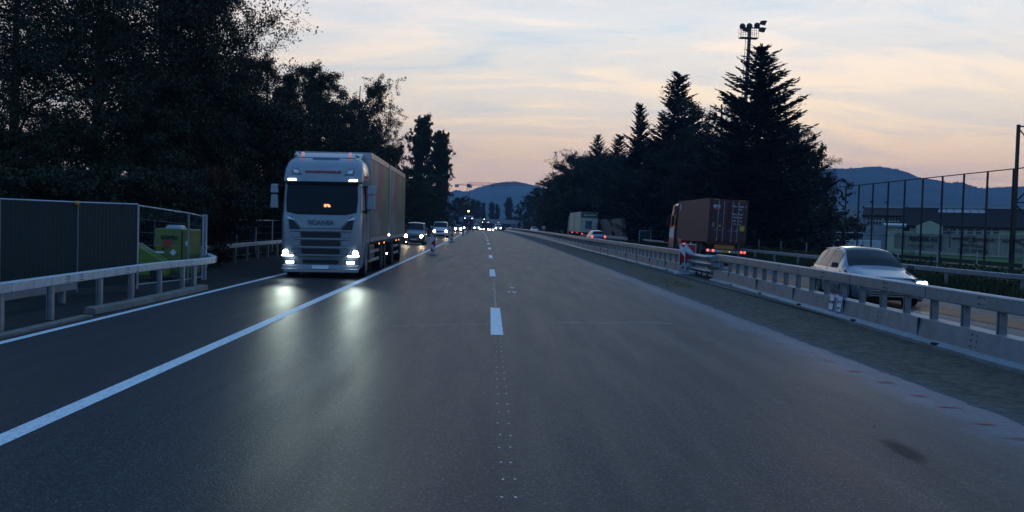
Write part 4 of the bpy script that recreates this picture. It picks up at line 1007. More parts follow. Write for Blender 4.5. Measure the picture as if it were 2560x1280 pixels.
# tractor seen from its rear left
loc_y = CL+.5
rows = [(.4, 1.24, 0, .2), (1.0, 1.25, 0, .2), (2.0, 1.25, .08, .2), (3.0, 1.22, .3, .2), (3.5, 1.18, .5, .2), (3.75, 1.05, .9, .2)]
trk = loft_cab(CT, 'cab', [(z, w_, y_, r_) for z, w_, y_, r_ in rows], M_redp, 2.2); trk.location = (0, loc_y+2.5, 0); trk.rotation_euler = (0, 0, math.pi)
MB().box(-1.265, -1.25, loc_y+.9, loc_y+1.9, 2.0, 2.9).build('side_window', M_glass, CT)
MB().box(-1.262, -1.25, loc_y+.5, loc_y+2.2, 1.15, 1.85).build('white_panel', M_wr, CT)
MB().box(-1.30, -1.0, loc_y+.6, loc_y+1.2, 2.9, 3.6).build('side_deflector', M_redp, CT, bevel=.04)
MB().box(-1.55, -1.35, loc_y+2.0, loc_y+2.1, 2.1, 2.8).build('mirror', M_plast, CT)
MB().box(-1.28, -.8, CL-2.2, CL-.9, .5, 1.05).build('tool_box', M_redp, CT, bevel=.03)
CT.rotation_euler[2] = 0

# ---------------- white and green lorry far right plus blue car
M_green = mat('green_board', (.02, .09, .05), .5); M_pbox = mat('pale_box', (.40, .44, .42), .5, var=.1); M_pbd = mat('pale_box_side', (.26, .32, .28), .5)
wa = A(1466, 570, 142)
WL = thing('box_lorry', 'white box lorry with green top band and trailer, driving away past the brick wall', 'lorry', (wa.x+.3, 142, 0), rot=(0, R(1.5), R(1.5)))
MB().box(-1.27, 1.27, 0, 7.6, 1.0, 4.0).build('trailer_box', M_pbox, WL, bevel=.02)
MB().box(-1.27, 1.27, 8.4, 15, 1.0, 4.0).build('cargo_box', M_pbd, WL, bevel=.02)
MB().box(-1.285, -1.272, .1, 7.5, 1.1, 3.9).build('side_curtain', M_pbd, WL)
MB().box(-1.25, 1.25, -.03, -.002, 3.15, 3.98).build('green_band', M_green, WL)
text('Blumenbörse', .38, M_lbl, WL, (.1, -.035, 3.6), rot=(R(90), R(-3), 0), bold=.006, sx=.85)
MB().lathe([(0, -.02), (.14, 0)], (-.88, -.035, 3.72), 'y', 10).lathe([(0, -.02), (.12, 0)], (.95, -.035, 3.45), 'y', 10).build('red_flower_logo', M_rr, WL)
MB().box(-.55, .45, -.03, -.002, 1.55, 2.75).build('picture_panel', mat('picture_panel', (.06, .10, .14), .5, var=.8, scale=3), WL)
for q in ((-1.18, -.92, 2.35, 2.75), (.95, 1.2, 2.2, 2.5), (.95, 1.2, 1.7, 2.0)): MB().box(q[0], q[1], -.03, -.002, q[2], q[3]).build('yellow_label', M_yl, WL)
MB().box(-.4, .4, .1, 15, .6, 1.0).build('chassis', M_plast, WL)
MB().box(-1.2, 1.2, -.05, .05, .5, .65).build('rear_bumper', M_alu, WL)
loft_cab(WL, 'cab', [(z, w_, y_, r_) for z, w_, y_, r_ in rows], M_green, 2.0).matrix_local = Matrix.Translation((0, 17.6, 0)) @ Matrix.Rotation(math.pi, 4, 'Z')
for x in (-1.1, 1.1):
    for y in (1.5, 6.0, 10.5, 12.0, 16.3): wheel(WL, x, y, .48, .32, 1 if x > 0 else -1, M_rimd)
for x, y in ((-1.34, 9), (-1.34, 10.2), (-1.34, 3.2)): MB().box(x, x+.04, y-.12, y+.12, .80, .98).build('side_lamp', M_tail, WL)
for x in (-.95,): MB().lathe([(0, -.03), (.09, .0)], (x, -.08, .78), 'y', 10).build('tail_light', M_tail, WL)
p = A(1493, 580, 104)
M_ltb = mat('light_blue_paint', (.20, .28, .38), .3, .4, coat=.8)
BC, *_ = car('car', 'light blue car with glowing tail lights behind the white and green lorry', 'car', (p.x, 104+4.2, 0), math.pi+R(1.5), [(y, *r) for y, *r in EST], M_ltb, 'rear', wheels=(.92, 3.55, .325), glass=estg, hlz=.82, hlx=.70)
p = A(1338, 570, 228)
car('car', 'white-roofed car showing above the far median barrier', 'car', (p.x, 228, 0), R(1.5), EST, M_whv, 'front', wheels=(.92, 3.55, .325), glass=estg, hl=M_chr)
def beam(parent, x, y, z, e, col, rz=0, size=22, dn=.5):
    l = bpy.data.lights.new('headlight_beam', 'SPOT'); l.energy = e; l.color = col; l.spot_size = R(size); l.spot_blend = 1.0; l.shadow_soft_size = .10
    o = bpy.data.objects.new('headlight_beam', l); scene.collection.objects.link(o); o.parent = parent; o.location = (x, y, z); o.rotation_euler = (R(90-dn), 0, R(180+rz))
WARM = (1.0, .70, .36)
for v_, x_, z_, e_ in ((V1, .62, .72, 130), (V2, .70, .80, 180), (V3, .66, .68, 250)):
    for s in (-1, 1): beam(v_, s*x_, -.12, z_, e_, WARM, 3.5, 16)
for s in (-1, 1): beam(BC, s*.66, -.15, .66, 400, (1.0, .78, .45))
# ------------------------------------------------------------------ trees
def foliage(name, a, b, c, var=.5):
    m = bpy.data.materials.new(name); m.use_nodes = True; t = m.node_tree; p = t.nodes['Principled BSDF']
    tc = N(t, 'ShaderNodeTexCoord'); v = tc.outputs['Object']
    n = noise_(t, v, .45, 3, .6); n2 = noise_(t, v, 6.0, 2, .6)
    f = math_(t, 'ADD', math_(t, 'MULTIPLY', n, .65), math_(t, 'MULTIPLY', n2, .35))
    a, b, c = [tuple(x*.72 for x in q) for q in (a, b, c)]
    col = ramp_(t, f, [(.36, a), (.52, b), (.66, c)])
    t.links.new(col, p.inputs['Base Color']); p.inputs['Roughness'].default_value = .65; p.inputs['Specular IOR Level'].default_value = .25
    MATS[name] = m; return m
M_f1 = foliage('leaf_dark_green', (.012, .022, .012), (.026, .040, .018), (.045, .055, .022))
M_f2 = foliage('leaf_olive', (.020, .026, .010), (.042, .046, .016), (.075, .065, .022))
M_f3 = foliage('leaf_autumn_red', (.03, .014, .008), (.08, .022, .010), (.20, .045, .015))
M_fp = foliage('leaf_poplar', (.022, .028, .010), (.045, .050, .018), (.085, .08, .03))
M_fs = foliage('spruce_needles', (.006, .014, .011), (.012, .024, .018), (.022, .038, .026))
M_fy = foliage('leaf_yellow_green', (.03, .034, .010), (.07, .065, .018), (.11, .09, .025))
M_bark = mat('bark', (.035, .028, .022), .9, var=.35, scale=4, bump=.5, bscale=12, spec=.1)
def leaves(P, size, rng, asp=.6, dirv=None, flat=0.0):
    n = len(P); a = rng.normal(size=(n, 3)); 
    if dirv is not None: a = dirv*1.2+a*.45
    a /= np.linalg.norm(a, axis=1)[:, None]
    b = rng.normal(size=(n, 3)); b -= (b*a).sum(1)[:, None]*a; b /= np.linalg.norm(b, axis=1)[:, None]
    s = (size*(.55+.9*rng.random(n)))[:, None]; a = a*s; b = b*s*asp
    v = np.empty((n, 4, 3), np.float32)
    v[:, 0] = P-a*.5; v[:, 1] = P+b*.5; v[:, 2] = P+a*.5; v[:, 3] = P-b*.5
    return v.reshape(-1, 3)
def decid(h, r, seed, nl=26, nleaf=45000, size=.16, base=.16, m=None, trunk=.28, spread=.9, shape='round', loose=.35, nsub=7, ntw=5, second=None, droop=0.0):
    """returns a hidden-free template pair (crown verts, trunk MB)"""
    rng = np.random.default_rng(seed); tb = MB(); segs = []
    lean = rng.normal(size=2)*.02*h
    def tp(t): return np.array([lean[0]*t*t, lean[1]*t*t, h*t])
    for i in range(6):
        t0, t1 = i/6*.92, (i+1)/6*.92
        tb.cyl(tp(t0), tp(t1), trunk*(1-t0)**.8+.02, trunk*(1-t1)**.8+.02, n=8, cap=False)
    def env(t):
        if shape == 'round': return r*max(.05, math.sin(math.pi*min(1, max(0, (t-base*.5)/(1-base*.5)))**.8))**.6
        if shape == 'column': return r*max(.06, min(1, (t-base*.3)*5))*(1-max(0, (t-.42)/.58)**1.7*.9)
        if shape == 'vase': return r*min(1, .35+t)*(1-max(0, (t-.8)/.2)**2*.7)
    for i in range(nl):
        t = base+(1-base)*(i+rng.random())/nl*.93; az = i*2.4+rng.normal()*.5; p = tp(min(t, .9)*.88)
        up = {'round': .35+.5*t, 'column': 2.6, 'vase': .9}[shape]
        e = env(t)*(.75+.4*rng.random())
        d = np.array([math.cos(az), math.sin(az), 0.0])
        q = p+d*e*spread+np.array([0, 0, e*up*.6])
        if shape == 'column': q = p+d*e*.85+np.array([0, 0, min(h-p[2], 1.2+e*2.0)])
        q[2] = min(q[2], h*.99)
        mid = (p+q)/2+rng.normal(size=3)*.06*e+np.array([0, 0, .08*e])
        br = trunk*.38*(1-t*.7)
        tb.cyl(p, mid, br, br*.6, n=5, cap=False); tb.cyl(mid, q, br*.6, br*.2, n=5, cap=False)
        for k in range(nsub):
            f = .25+.75*rng.random(); s0 = p+(mid-p)*f*2 if f < .5 else mid+(q-mid)*(f-.5)*2
            L = e*loose*(.6+.8*rng.random())+.3
            dd = rng.normal(size=3); dd[2] = abs(dd[2])*.6+.1-droop; dd = dd/np.linalg.norm(dd)+d*.5; 
            if shape == 'column': dd[2] += 1.2
            s1 = s0+dd*L
            tb.cyl(s0, s1, br*.22+.008, .006, n=3, cap=False)
            for w_ in range(ntw):
                g = .2+.8*rng.random(); u0 = s0+(s1-s0)*g; du = rng.normal(size=3); du[2] = du[2]*.6+(.5 if shape == 'column' else .05)-droop*1.5; du /= np.linalg.norm(du)
                u1 = u0+du*L*.55; segs.append((u0, u1))
                tb.cyl(u0, u1, .010, .004, n=3, cap=False)
    S = np.array(segs); k = rng.integers(0, len(S), nleaf); f = rng.random((nleaf, 1))**.8
    # uneven density: some twigs bare, some tufted
    wt = rng.random(len(S))**2.0; k = rng.choice(len(S), nleaf, p=wt/wt.sum())
    P = S[k, 0]+(S[k, 1]-S[k, 0])*f+rng.normal(size=(nleaf, 3))*(.07+.018*r)
    P[:, 2] = np.maximum(P[:, 2], .3)
    return leaves(P, size, rng), tb
def tree_from(tpl, name, label, loc, m, rz=0, sc=(1, 1, 1), group=None, cat='tree'):
    cv, tb, cache = tpl
    t = thing(name, label, cat, loc, rz, group); t.scale = sc
    if 'crown' not in cache:
        c = np_mesh('crown', cv, 4, m, t); cache['crown'] = c
        k = tb.build('trunk', M_bark, t, smooth=True); cache['trunk'] = k
        cache['mats'] = {m.name: c.data}
    else:
        c = cache['crown'].copy(); scene.collection.objects.link(c); c.parent = t
        if m.name not in cache['mats']:
            d = cache['crown'].data.copy(); d.materials.clear(); d.materials.append(m); cache['mats'][m.name] = d
        c.data = cache['mats'][m.name]
        k = cache['trunk'].copy(); scene.collection.objects.link(k); k.parent = t
    return t
def TPL(fn, *a, **k): v, t = fn(*a, **k); return (v, t, {})
def place(tpl, name, label, px, ytop, Y, h0, m, rz=0, wide=1.0, group=None, cat='tree', zb=None):
    """tree of template height h0 whose top is seen at (px, ytop) at distance Y"""
    p = A(px, ytop, Y); z0 = zg(Y)-.05 if zb is None else zb; s = (p.z-z0)/h0
    return tree_from(tpl, name, label, (p.x, Y, z0), m, rz, (s*wide, s*wide, s), group, cat)

def spruce(h, r, seed, dens=1.0, base=.06, blade=.30, up=.0):
    rng = np.random.default_rng(seed); tb = MB(); P, D = [], []
    tb.cyl((0, 0, 0), (0, 0, h*.5), .26, .15, n=8, cap=False); tb.cyl((0, 0, h*.5), (0, 0, h), .15, .015, n=6, cap=False)
    z = h*base
    while z < h*.995:
        t = z/h; R_ = r*((1-t)**.82)*(.85+.3*rng.random())+.12
        nb = int(5+4*(1-t))
        for i in range(nb):
            az = rng.random()*6.283; L = R_*(.58+.62*rng.random()); d = np.array([math.cos(az), math.sin(az)])
            n = max(4, int(L/.16)); pts = []
            for j in range(n+1):
                f = j/n
                zz = z+L*(-.34*(1-t)*math.sin(f*2.2)+(.10+.42*t)*f+.22*f**3)
                pts.append(np.array([d[0]*L*f, d[1]*L*f, zz]))
            for a_, b_ in zip(pts[::2], pts[2::2]): tb.cyl(a_, b_, .022, .014, n=3, cap=False)
            for j in range(1, n+1):
                f = j/n; side = np.array([-d[1], d[0], 0.0]); w_ = L*.30*(1-f*.75)*min(1, f*2.5)
                k = int((2+w_/.10)*dens*1.3)
                for q in range(k):
                    s = rng.uniform(-1, 1)
                    pos = pts[j]+side*s*w_+np.array([d[0], d[1], 0])*rng.normal()*.07+np.array([0, 0, -abs(s)*w_*.25-rng.random()**2*.30*(1-t)])
                    P.append(pos); D.append([d[0]*.8+side[0]*s*.7, d[1]*.8+side[1]*s*.7, .30*f-.35*rng.random()*(1-t)+.25*t])
            # pointed upturned tip
            for q in range(4): P.append(pts[-1]+np.array([d[0]*.1*q, d[1]*.1*q, .07*q])); D.append([d[0], d[1], .6])
        z += (.20+.22*(1-t))*(.8+.4*rng.random())*h/18
    for q in range(26): P.append(np.array([rng.normal()*.03, rng.normal()*.03, h-.05*q])); D.append([rng.normal()*.4, rng.normal()*.4, 1])
    P = np.array(P); D = np.array(D)
    return leaves(P, blade, rng, asp=.34, dirv=D), tb

# big loose trees filling the upper left
TA = TPL(decid, 20, 7.5, 11, nl=32, nleaf=95000, size=.15, base=.10, loose=.42, nsub=9, ntw=6)
TB = TPL(decid, 18, 5.5, 12, nl=32, nleaf=90000, size=.15, base=.10, loose=.36, nsub=8, ntw=6)
TC = TPL(decid, 17, 4.6, 13, nl=26, nleaf=26000, size=.19, base=.14, loose=.40, nsub=7, ntw=5, shape='vase')
TW = TPL(decid, 20, 8.5, 14, nl=28, nleaf=75000, size=.14, base=.22, loose=.55, nsub=9, ntw=6, droop=.35, trunk=.34)
TD = TPL(decid, 14, 5.5, 15, nl=26, nleaf=42000, size=.22, base=.04, loose=.34, nsub=7, ntw=5)
TP = TPL(decid, 19, 2.3, 16, nl=80, nleaf=80000, size=.23, base=.05, shape='column', loose=.24, nsub=6, ntw=4, trunk=.2)
TBU = TPL(decid, 6, 3.4, 17, nl=22, nleaf=26000, size=.16, base=.02, loose=.40, nsub=6, ntw=5, trunk=.08)
S1 = TPL(spruce, 19, 4.6, 21, dens=1.5, blade=.36)
S2 = TPL(spruce, 19, 3.8, 22, dens=1.7, blade=.36)
LT = [
 (TW, 'broadleaf_tree', 'loose drooping tree at the far left edge, sky showing through its crown', 40, -260, 44, 20, M_f1, .3, 1.0),
 (TW, 'broadleaf_tree', 'tall open-crowned tree behind the tarpaulin fence with sky between limbs', 250, -330, 52, 20, M_f1, 2.2, 1.0),
 (TA, 'broadleaf_tree', 'tall dense dark tree with thick upright trunk left of the lorry', 415, -260, 50, 20, M_f1, 1.0, .92),
 (TA, 'broadleaf_tree', 'large spreading dark tree whose upper crown leans over the lorry lane', 505, -110, 56, 20, M_f1, 3.0, .66),
 (TB, 'broadleaf_tree', 'dark rounded tree between the leaning tree and the lorry roof', 672, 95, 66, 18, M_f1, .4, .85),
 (TB, 'broadleaf_tree', 'dense dark tree rising directly above the lorry cab', 790, 126, 74, 18, M_f1, 1.4, .85),
 (TC, 'broadleaf_tree', 'thin feathery tree with mistletoe-like clumps above the cargo box', 897, 178, 88, 17, M_f2, 2.5, .72),
 (TB, 'broadleaf_tree', 'dark filled tree behind the feathery tree', 862, 210, 96, 18, M_f1, 4.0, .85),
 (TC, 'broadleaf_tree', 'lower feathery tree to the right of the mistletoe tree', 938, 285, 104, 17, M_f2, .9, .75),
 (TD, 'broadleaf_tree', 'small rounded tree above the end of the lorry trailer', 968, 345, 118, 14, M_f1, 1.9, .62),
 (TP, 'poplar_tree', 'tall narrow poplar, left of the pair beyond the lorry', 1060, 279, 178, 19, M_fp, .2, .78),
 (TP, 'poplar_tree', 'slightly shorter poplar, right of the pair beyond the lorry', 1103, 319, 172, 19, M_fp, 1.9, .86),
]
for tpl, nm, lb, px, yt, Y, h0, m, rz, wd in LT: place(tpl, nm, lb, px, yt, Y, h0, m, rz, wd)
# lower filling trees and bushes behind the left fences
LB = [
 (TD, 'broad low dark tree at the left picture edge behind the tarpaulin fence', -30, 285, 38, M_f1, .5, 1.25), (TD, 'low dark tree behind the middle of the tarpaulin fence', 150, 290, 41, M_f1, 1.5, 1.25),
 (TD, 'low dark tree behind the open wire panels', 330, 235, 44, M_f1, 2.5, 1.2), (TD, 'low dark tree just left of the red-leaved shrub', 480, 118, 50, M_f1, 3.5, .95),
 (TD, 'low dark tree right of the red-leaved shrub', 640, 215, 54, M_f1, 4.5, 1.2), (TD, 'olive low tree behind the lorry windscreen', 760, 290, 66, M_f2, 5.5, 1.2),
 (TD, 'olive low tree behind the cargo box', 860, 330, 80, M_f2, .9, 1.3), (TD, 'olive low tree behind the trailer box', 915, 380, 96, M_f2, 2.1, 1.0),
 (TD, 'olive roadside tree above the dark compact van', 1005, 405, 125, M_f2, 2.9, 1.0), (TD, 'olive roadside tree at the foot of the left poplar', 1045, 430, 150, M_f2, 3.3, .9),
 (TD, 'olive roadside tree above the white van', 1075, 425, 165, M_fp, 1.3, .8), (TD, 'olive roadside tree behind the square road sign', 1100, 460, 195, M_f2, 4.1, .75)]
for tpl, lb, px, yt, Y, m, rz, wd in LB: place(tpl, 'broadleaf_tree', lb, px, yt, Y, 14, m, rz, wd, group='low trees filling the left verge')
bb = [(-60, 440, 30, 'left picture edge'), (60, 430, 31, 'left part of the tarpaulin fence'), (180, 440, 32, 'middle of the tarpaulin fence'), (290, 430, 33, 'right end of the tarpaulin fence'), (390, 445, 35, 'yellow-green machine'), (470, 430, 38, 'narrow wire panel'),
      (535, 440, 49, 'long guardrail left of the cab'), (620, 435, 56, 'mirror of the lorry'), (480, 450, 44, 'first posts of the far wire fence')]
for i, (px, yt, Y, w_) in enumerate(bb): place(TBU, 'bush', 'dark bush growing behind the '+w_, px, yt, Y, 6, M_f1, i*1.3, 1.25, group='dark bushes on the left verge', cat='bush')
place(TBU, 'bush', 'red autumn-leaved shrub beside the dark trees left of the lorry', 553, 428, 37, 6, M_f3, 1.0, .36, cat='bush')
place(TBU, 'bush', 'small rusty red shrub left of the bright red one', 470, 462, 35.5, 6, M_f3, 2.0, .35, cat='bush')

# right side
ST = [
 (S1, 'biggest spruce, with the floodlight mast rising from its top', 1905, 118, 84, M_fs, 0, 1.72), (S2, 'pointed spruce with upswept boughs left of the biggest spruce', 1698, 184, 112, M_fs, 1.3, 1.5),
 (S2, 'slim spruce left of the pointed upswept one', 1601, 262, 128, M_fs, 2.2, 1.15), (S2, 'small spruce between the slim one and the low pointed pair', 1549, 338, 165, M_fs, .6, 1.35),
 (S1, 'small spruce at the left end of the spruce row', 1496, 338, 180, M_fs, 3.1, 1.05), ]
for tpl, lb, px, yt, Y, m, rz, wd in ST: place(tpl, 'spruce_tree', lb, px, yt, Y, 19, m, rz, wd, cat='spruce')
RT = [
 (TB, 'rounded dark tree bulging right of the biggest spruce', 1968, 270, 92, 18, M_f1, .5, .88), (TD, 'low dark tree over the lowest right boughs of the biggest spruce', 2004, 345, 90, 14, M_f1, 1.5, .72),
 (TC, 'feathery light tree left of the biggest spruce', 1812, 225, 100, 17, M_f1, 2.6, 1.2), (TB, 'dark tree filling below the feathery light tree', 1800, 300, 98, 18, M_f1, 3.6, 1.2),
 (TB, 'dark tree at the foot of the pointed upswept spruce', 1740, 300, 108, 18, M_fs, .8, 1.3), (TB, 'dark tree at the foot of the slim spruce', 1650, 325, 128, 18, M_f1, 1.8, .95),
 (TD, 'low dark tree behind the red container lorry', 1760, 400, 88, 14, M_fs, 4.4, 1.1), (TD, 'low dark tree behind the brick wall', 1568, 372, 160, 14, M_f1, 3.4, 1.1),
 (TC, 'thin tree with reaching branches at the left end of the spruces', 1440, 372, 195, 17, M_f2, 1.2, 1.15), (TD, 'olive tree below the thin reaching tree', 1418, 430, 200, 14, M_f2, 2.4, 1.4),
 (TD, 'dark tree between the two lowest spruces', 1524, 372, 172, 14, M_f1, 2.9, 1.0), (TD, 'olive tree above the white and green lorry', 1470, 375, 188, 14, M_f1, 2.0, 1.2), (TD, 'yellowish tree left of the white and green lorry', 1440, 408, 185, 14, M_fy, .3, 1.3),
 (TD, 'dark tree beyond the yellowish tree', 1402, 428, 225, 14, M_f2, 1.2, 1.15), (TD, 'olive tree above the speed sign', 1374, 458, 270, 14, M_f2, 2.2, 1.1),
 (TD, 'far olive tree where the right treeline meets the overpass', 1350, 480, 330, 14, M_f1, 3.2, 1.1), (TD, 'farthest low tree beside the right end of the overpass', 1322, 498, 390, 14, M_f1, 4.2, .9),
 (TD, 'dark tree between the container lorry and the slim spruce', 1680, 420, 122, 14, M_f1, 5.2, 1.0), (TP, 'far lone poplar above the overpass right end', 1273, 490, 470, 19, M_fp, .5, .8),
 (TP, 'far poplar, left of the pair above the overpass middle', 1230, 503, 520, 19, M_fp, 1.5, .85), (TP, 'far poplar, right of the pair above the overpass middle', 1243, 508, 520, 19, M_fp, 2.5, .7),
 (TP, 'far poplar, left of the trio right of the crane mast', 1184, 496, 520, 19, M_fp, 3.5, .85), (TP, 'far poplar, middle of the trio right of the crane mast', 1196, 499, 515, 19, M_fp, 4.5, .8), (TP, 'far poplar, right of the trio right of the crane mast', 1209, 504, 510, 19, M_fp, 5.5, .7),
 (TD, 'far pale tree left of the crane mast', 1150, 486, 330, 14, M_fp, .5, 1.0), (TD, 'far dark tree at the foot of the crane mast', 1163, 505, 470, 14, M_f1, 1.5, .9),
 (TD, 'far low tree right of the lone poplar', 1288, 538, 500, 14, M_f1, 3.1, 1.0), (TD, 'far low tree between the poplar pair and the trio', 1220, 545, 540, 14, M_f1, 3.6, 1.0), (TD, 'far low tree left of the lone poplar', 1258, 546, 540, 14, M_f1, 2.6, 1.0),
 (TBU, 'round dark bush left of the school hall', 2120, 545, 130, 6, M_f3, .5, .9), (TP, 'small cypress-like tree beside the red-roofed house', 2066, 500, 150, 19, M_f1, .5, 1.2), (TD, 'round tree beside the low red-roofed house', 2045, 520, 115, 14, M_f1, .9, 1.3)]
for tpl, lb, px, yt, Y, h0, m, rz, wd in RT:
    place(tpl, 'poplar_tree' if tpl is TP else ('bush' if tpl is TBU else 'broadleaf_tree'), lb, px, yt, Y, h0, m, rz, wd, cat='poplar' if tpl is TP else ('bush' if tpl is TBU else 'tree'), zb=-.6 if px > 1900 and px < 2200 else None)

# distant treelines closing the gaps, read as one mass
def mass(name, n, fn, m, size, seed):
    rng = np.random.default_rng(seed); P = np.array([fn(rng) for _ in range(n)]); o = np_mesh(name, leaves(P, size, rng, .8), 4, m); o['kind'] = 'stuff'; return o
def far_l(r):
    y = r.uniform(150, 330); h = (3.5+2.5*math.sin(y*.11)+1.5*math.sin(y*.37))
    return [cx(y)-14-abs(r.normal())*5-(y-200)*.012, y, zg(y)+h*r.random()]
def far_r(r):
    y = r.uniform(165, 440); h = (6.5+2.0*math.sin(y*.09)+1.5*math.sin(y*.31))*(1 if y < 420 else .8)
    return [cx(y)+18.5+abs(r.normal())*5+(y-165)*.012, y, zg(y)+h*r.random()]
mass('treeline_foliage', 8000, far_l, M_f2, .75, 5)
mass('treeline_foliage', 17000, far_r, M_f2, .75, 6)
def ug(r):
    y = r.uniform(95, 120); return [20+r.random()*14+abs(r.normal())*2, y, r.random()**1.3*6.5]
mass('undergrowth', 15000, ug, M_fs, .42, 8)
def ugl(r):
    y = r.uniform(30, 200); return [cx(y)-14.5-abs(r.normal())*3, y, r.random()**1.2*(3.2)]
mass('undergrowth', 60000, ugl, M_f1, .15, 9)
# verge grass and flowers on the right
def blades(name, n, fn, m, h, seed):
    rng = np.random.default_rng(seed); V = []
    P = np.array([fn(rng) for _ in range(n)]); a = rng.random(n)*6.283; w_ = .012+.02*rng.random(n); hh = h*(.4+.9*rng.random(n)); lx = rng.normal(size=(n, 2))*.35*hh[:, None]
    v = np.empty((n, 3, 3), np.float32); d = np.stack([np.cos(a)*w_, np.sin(a)*w_, 0*a], 1)
    v[:, 0] = P-d; v[:, 1] = P+d; v[:, 2] = P+np.stack([lx[:, 0], lx[:, 1], hh], 1)
    o = np_mesh(name, v.reshape(-1, 3), 3, m); o['kind'] = 'stuff'; return o
M_gr = foliage('grass_blades', (.014, .026, .010), (.035, .050, .016), (.07, .075, .025))
def vg_(r):
    y = 8+r.random()**1.25*110; return [cx(y)+15.4+r.random()*4.6, y, -.06]
blades('verge_grass', 52000, vg_, M_gr, .42, 3)
def wd_(r):
    y = 18+r.random()**1.2*60; return [17.2+r.random()*2.4, y, .25+r.random()*.55]
mass('weeds', 5000, wd_, M_gr, .11, 4)
mass('yellow_flowers', 380, wd_, mat('flower_yellow', (.30, .22, .02), .7, var=.2), .06, 14)
def vl_(r):
    y = 28+r.random()*60; return [cx(y)-11.0-r.random()*1.6, y, -.05]
blades('verge_grass', 9000, vl_, M_gr, .3, 5)
# ------------------------------------------------------------------ right guardrail and sports ground
WB = [(-.03, -.155), (.045, -.12), (.045, -.06), (-.02, -.02), (-.02, .02), (.045, .06), (.045, .12), (-.03, .155), (-.05, .155), (-.05, -.155)]
WB = [(-a, b) for a, b in WB]
rp = smooth_path([(18.6, 12), (18.0, 18), (17.3, 23), (16.6, 28), (16.25, 34), (16.1, 45), (16.0, 60), (15.95, 78), (15.7, 98)], 3)
guardrail('guardrail', 'grey guardrail behind the estate car, bending away at the right edge', rp, [(p[0]+.1, p[1], 0) for p in [(18.0, 18), (17.3, 23), (16.9, 26), (16.5, 29.5), (16.25, 34), (16.15, 38), (16.12, 42), (16.1, 46), (16.05, 50), (16.0, 54), (16.0, 58), (16, 62), (16, 66), (15.95, 70), (15.95, 74)]], z=.66, m=M_galvb)
rp2 = [Vector((15.9+cx(y), y, 0)) for y in (108, 120, 135, 150)]
guardrail('guardrail', 'short grey guardrail in front of the brick wall', rp2, [(15.95+cx(y), y, 0) for y in range(110, 150, 4)], z=.6, m=M_galvb, prof=WB)
M_netp = mat('net_post', (.022, .022, .028), .5, .3)
M_chain = mat('chain_wire', (.06, .07, .075), .5, .4)
fx = 31.0
nf = thing('ball_net_fence', 'tall ball-stop fence of thin dark posts in front of the long dark-roofed building', 'fence', (fx, 53, -.6))
first = None
for i in range(24):
    y = i*3.0+.6
    if first is None: first = o = MB().box(-.05, .05, -.05, .05, 0, 6.6).build('post', M_netp, nf)
    else: o = first.copy(); scene.collection.objects.link(o)
    o.location = (0, y, 0)
MB().bar((0, 0, 6.6), (0, 70, 6.6), .06, .06).build('top_rail', M_netp, nf)
b = MB()
for z in (1.2, 2.4): b.bar((0, 0, z), (0, 70, z), .025, .025)
b.build('rails', M_netp, nf)
b = MB()
for z in np.arange(2.6, 6.5, .6): b.bar((0, 0, z), (0, 70, z), .005, .005)
b.build('net', M_chain, nf)
mm = thing('goal_mast', 'taller braced dark mast at the right picture edge', 'mast', (31.05, 56.4, -.6))
MB().box(-.08, .08, -.08, .08, 0, 9.2).build('shaft', M_netp, mm)
b = MB(); b.bar((0, 0, 9.1), (5, 0, 9.1), .08, .08); b.bar((0, 0, 9.0), (1.6, 0, 7.2), .06, .06); b.bar((0, 0, 4.6), (1.3, 0, 6.0), .08, .08); b.bar((0, 0, 4.6), (1.6, 0, 4.65), .08, .08); b.bar((0, 0, 4.5), (1.4, 0, 3.2), .08, .08)
b.build('brace', M_netp, mm)
# banners
M_ban = mat('banner_cloth', (.27, .28, .24), .8, var=.12, scale=1.5)
M_btx = mat('banner_print', (.045, .05, .055), .7)
M_btx2 = mat('banner_print_pale', (.12, .13, .13), .7)
def banner(y0, y1, z0, z1, label, lines):
    t = thing('banner', label, 'banner', (fx+.12, (y0+y1)/2, 0)); L = y1-y0; vs, fs = [], []; n = 30
    for i in range(n+1):
        y = -L/2+L*i/n; d = .04*math.sin(i*1.1)+.02*math.sin(i*2.7); vs += [(d, y, z0+.03*math.sin(i*.5)), (d*.5, y, z1-.05*abs(math.sin(i*.35)))]
    for i in range(n): fs.append((2*i, 2*i+1, 2*i+3, 2*i+2))
    c = mesh_obj('cloth', vs, fs, M_ban, t)
    for s_, yy, z, sz, bold, m in lines: text(s_, sz, m, t, (-.07, yy, z), rot=(R(90), 0, R(-90)), bold=bold, ext=.003, sx=1.5)
    return t
banner(64.5, 73.5, .80, 2.05, 'cloth banner reading PERSONAL AG on the ball fence', [('PERSONAL AG', -.6, 1.63, .46, .016, M_btx), ('enjoy your work', -.2, 1.16, .40, 0, M_btx2)])
tb_ = banner(58.2, 64.4, .75, 2.10, 'cloth banner with a web address and telephone number, middle of the three', [('www. AS', 1.75, 1.77, .34, .008, M_btx), ('personal.ch', -1.55, 1.72, .34, .004, M_btx), ('9443 Widnau', 0, 1.33, .34, .004, M_btx), ('Tel. 071 788 40 00', 0, .98, .34, .004, M_btx)])
MB().box(-.085, -.07, -.28, .62, 1.58, 1.95).build('dark_letter_field', M_btx, tb_); text('SO', .34, M_ban, tb_, (-.095, .17, 1.76), rot=(R(90), 0, R(-90)), bold=.012, ext=.003, sx=1.4)
tb_ = banner(51.5, 58.1, .75, 2.10, 'cloth banner cut off by the right picture edge', [('www. AS', 1.9, 1.70, .34, .008, M_btx), ('personal.ch', -1.2, 1.70, .34, .004, M_btx), ('enjoy your work', -.2, 1.2, .40, 0, M_btx2)])
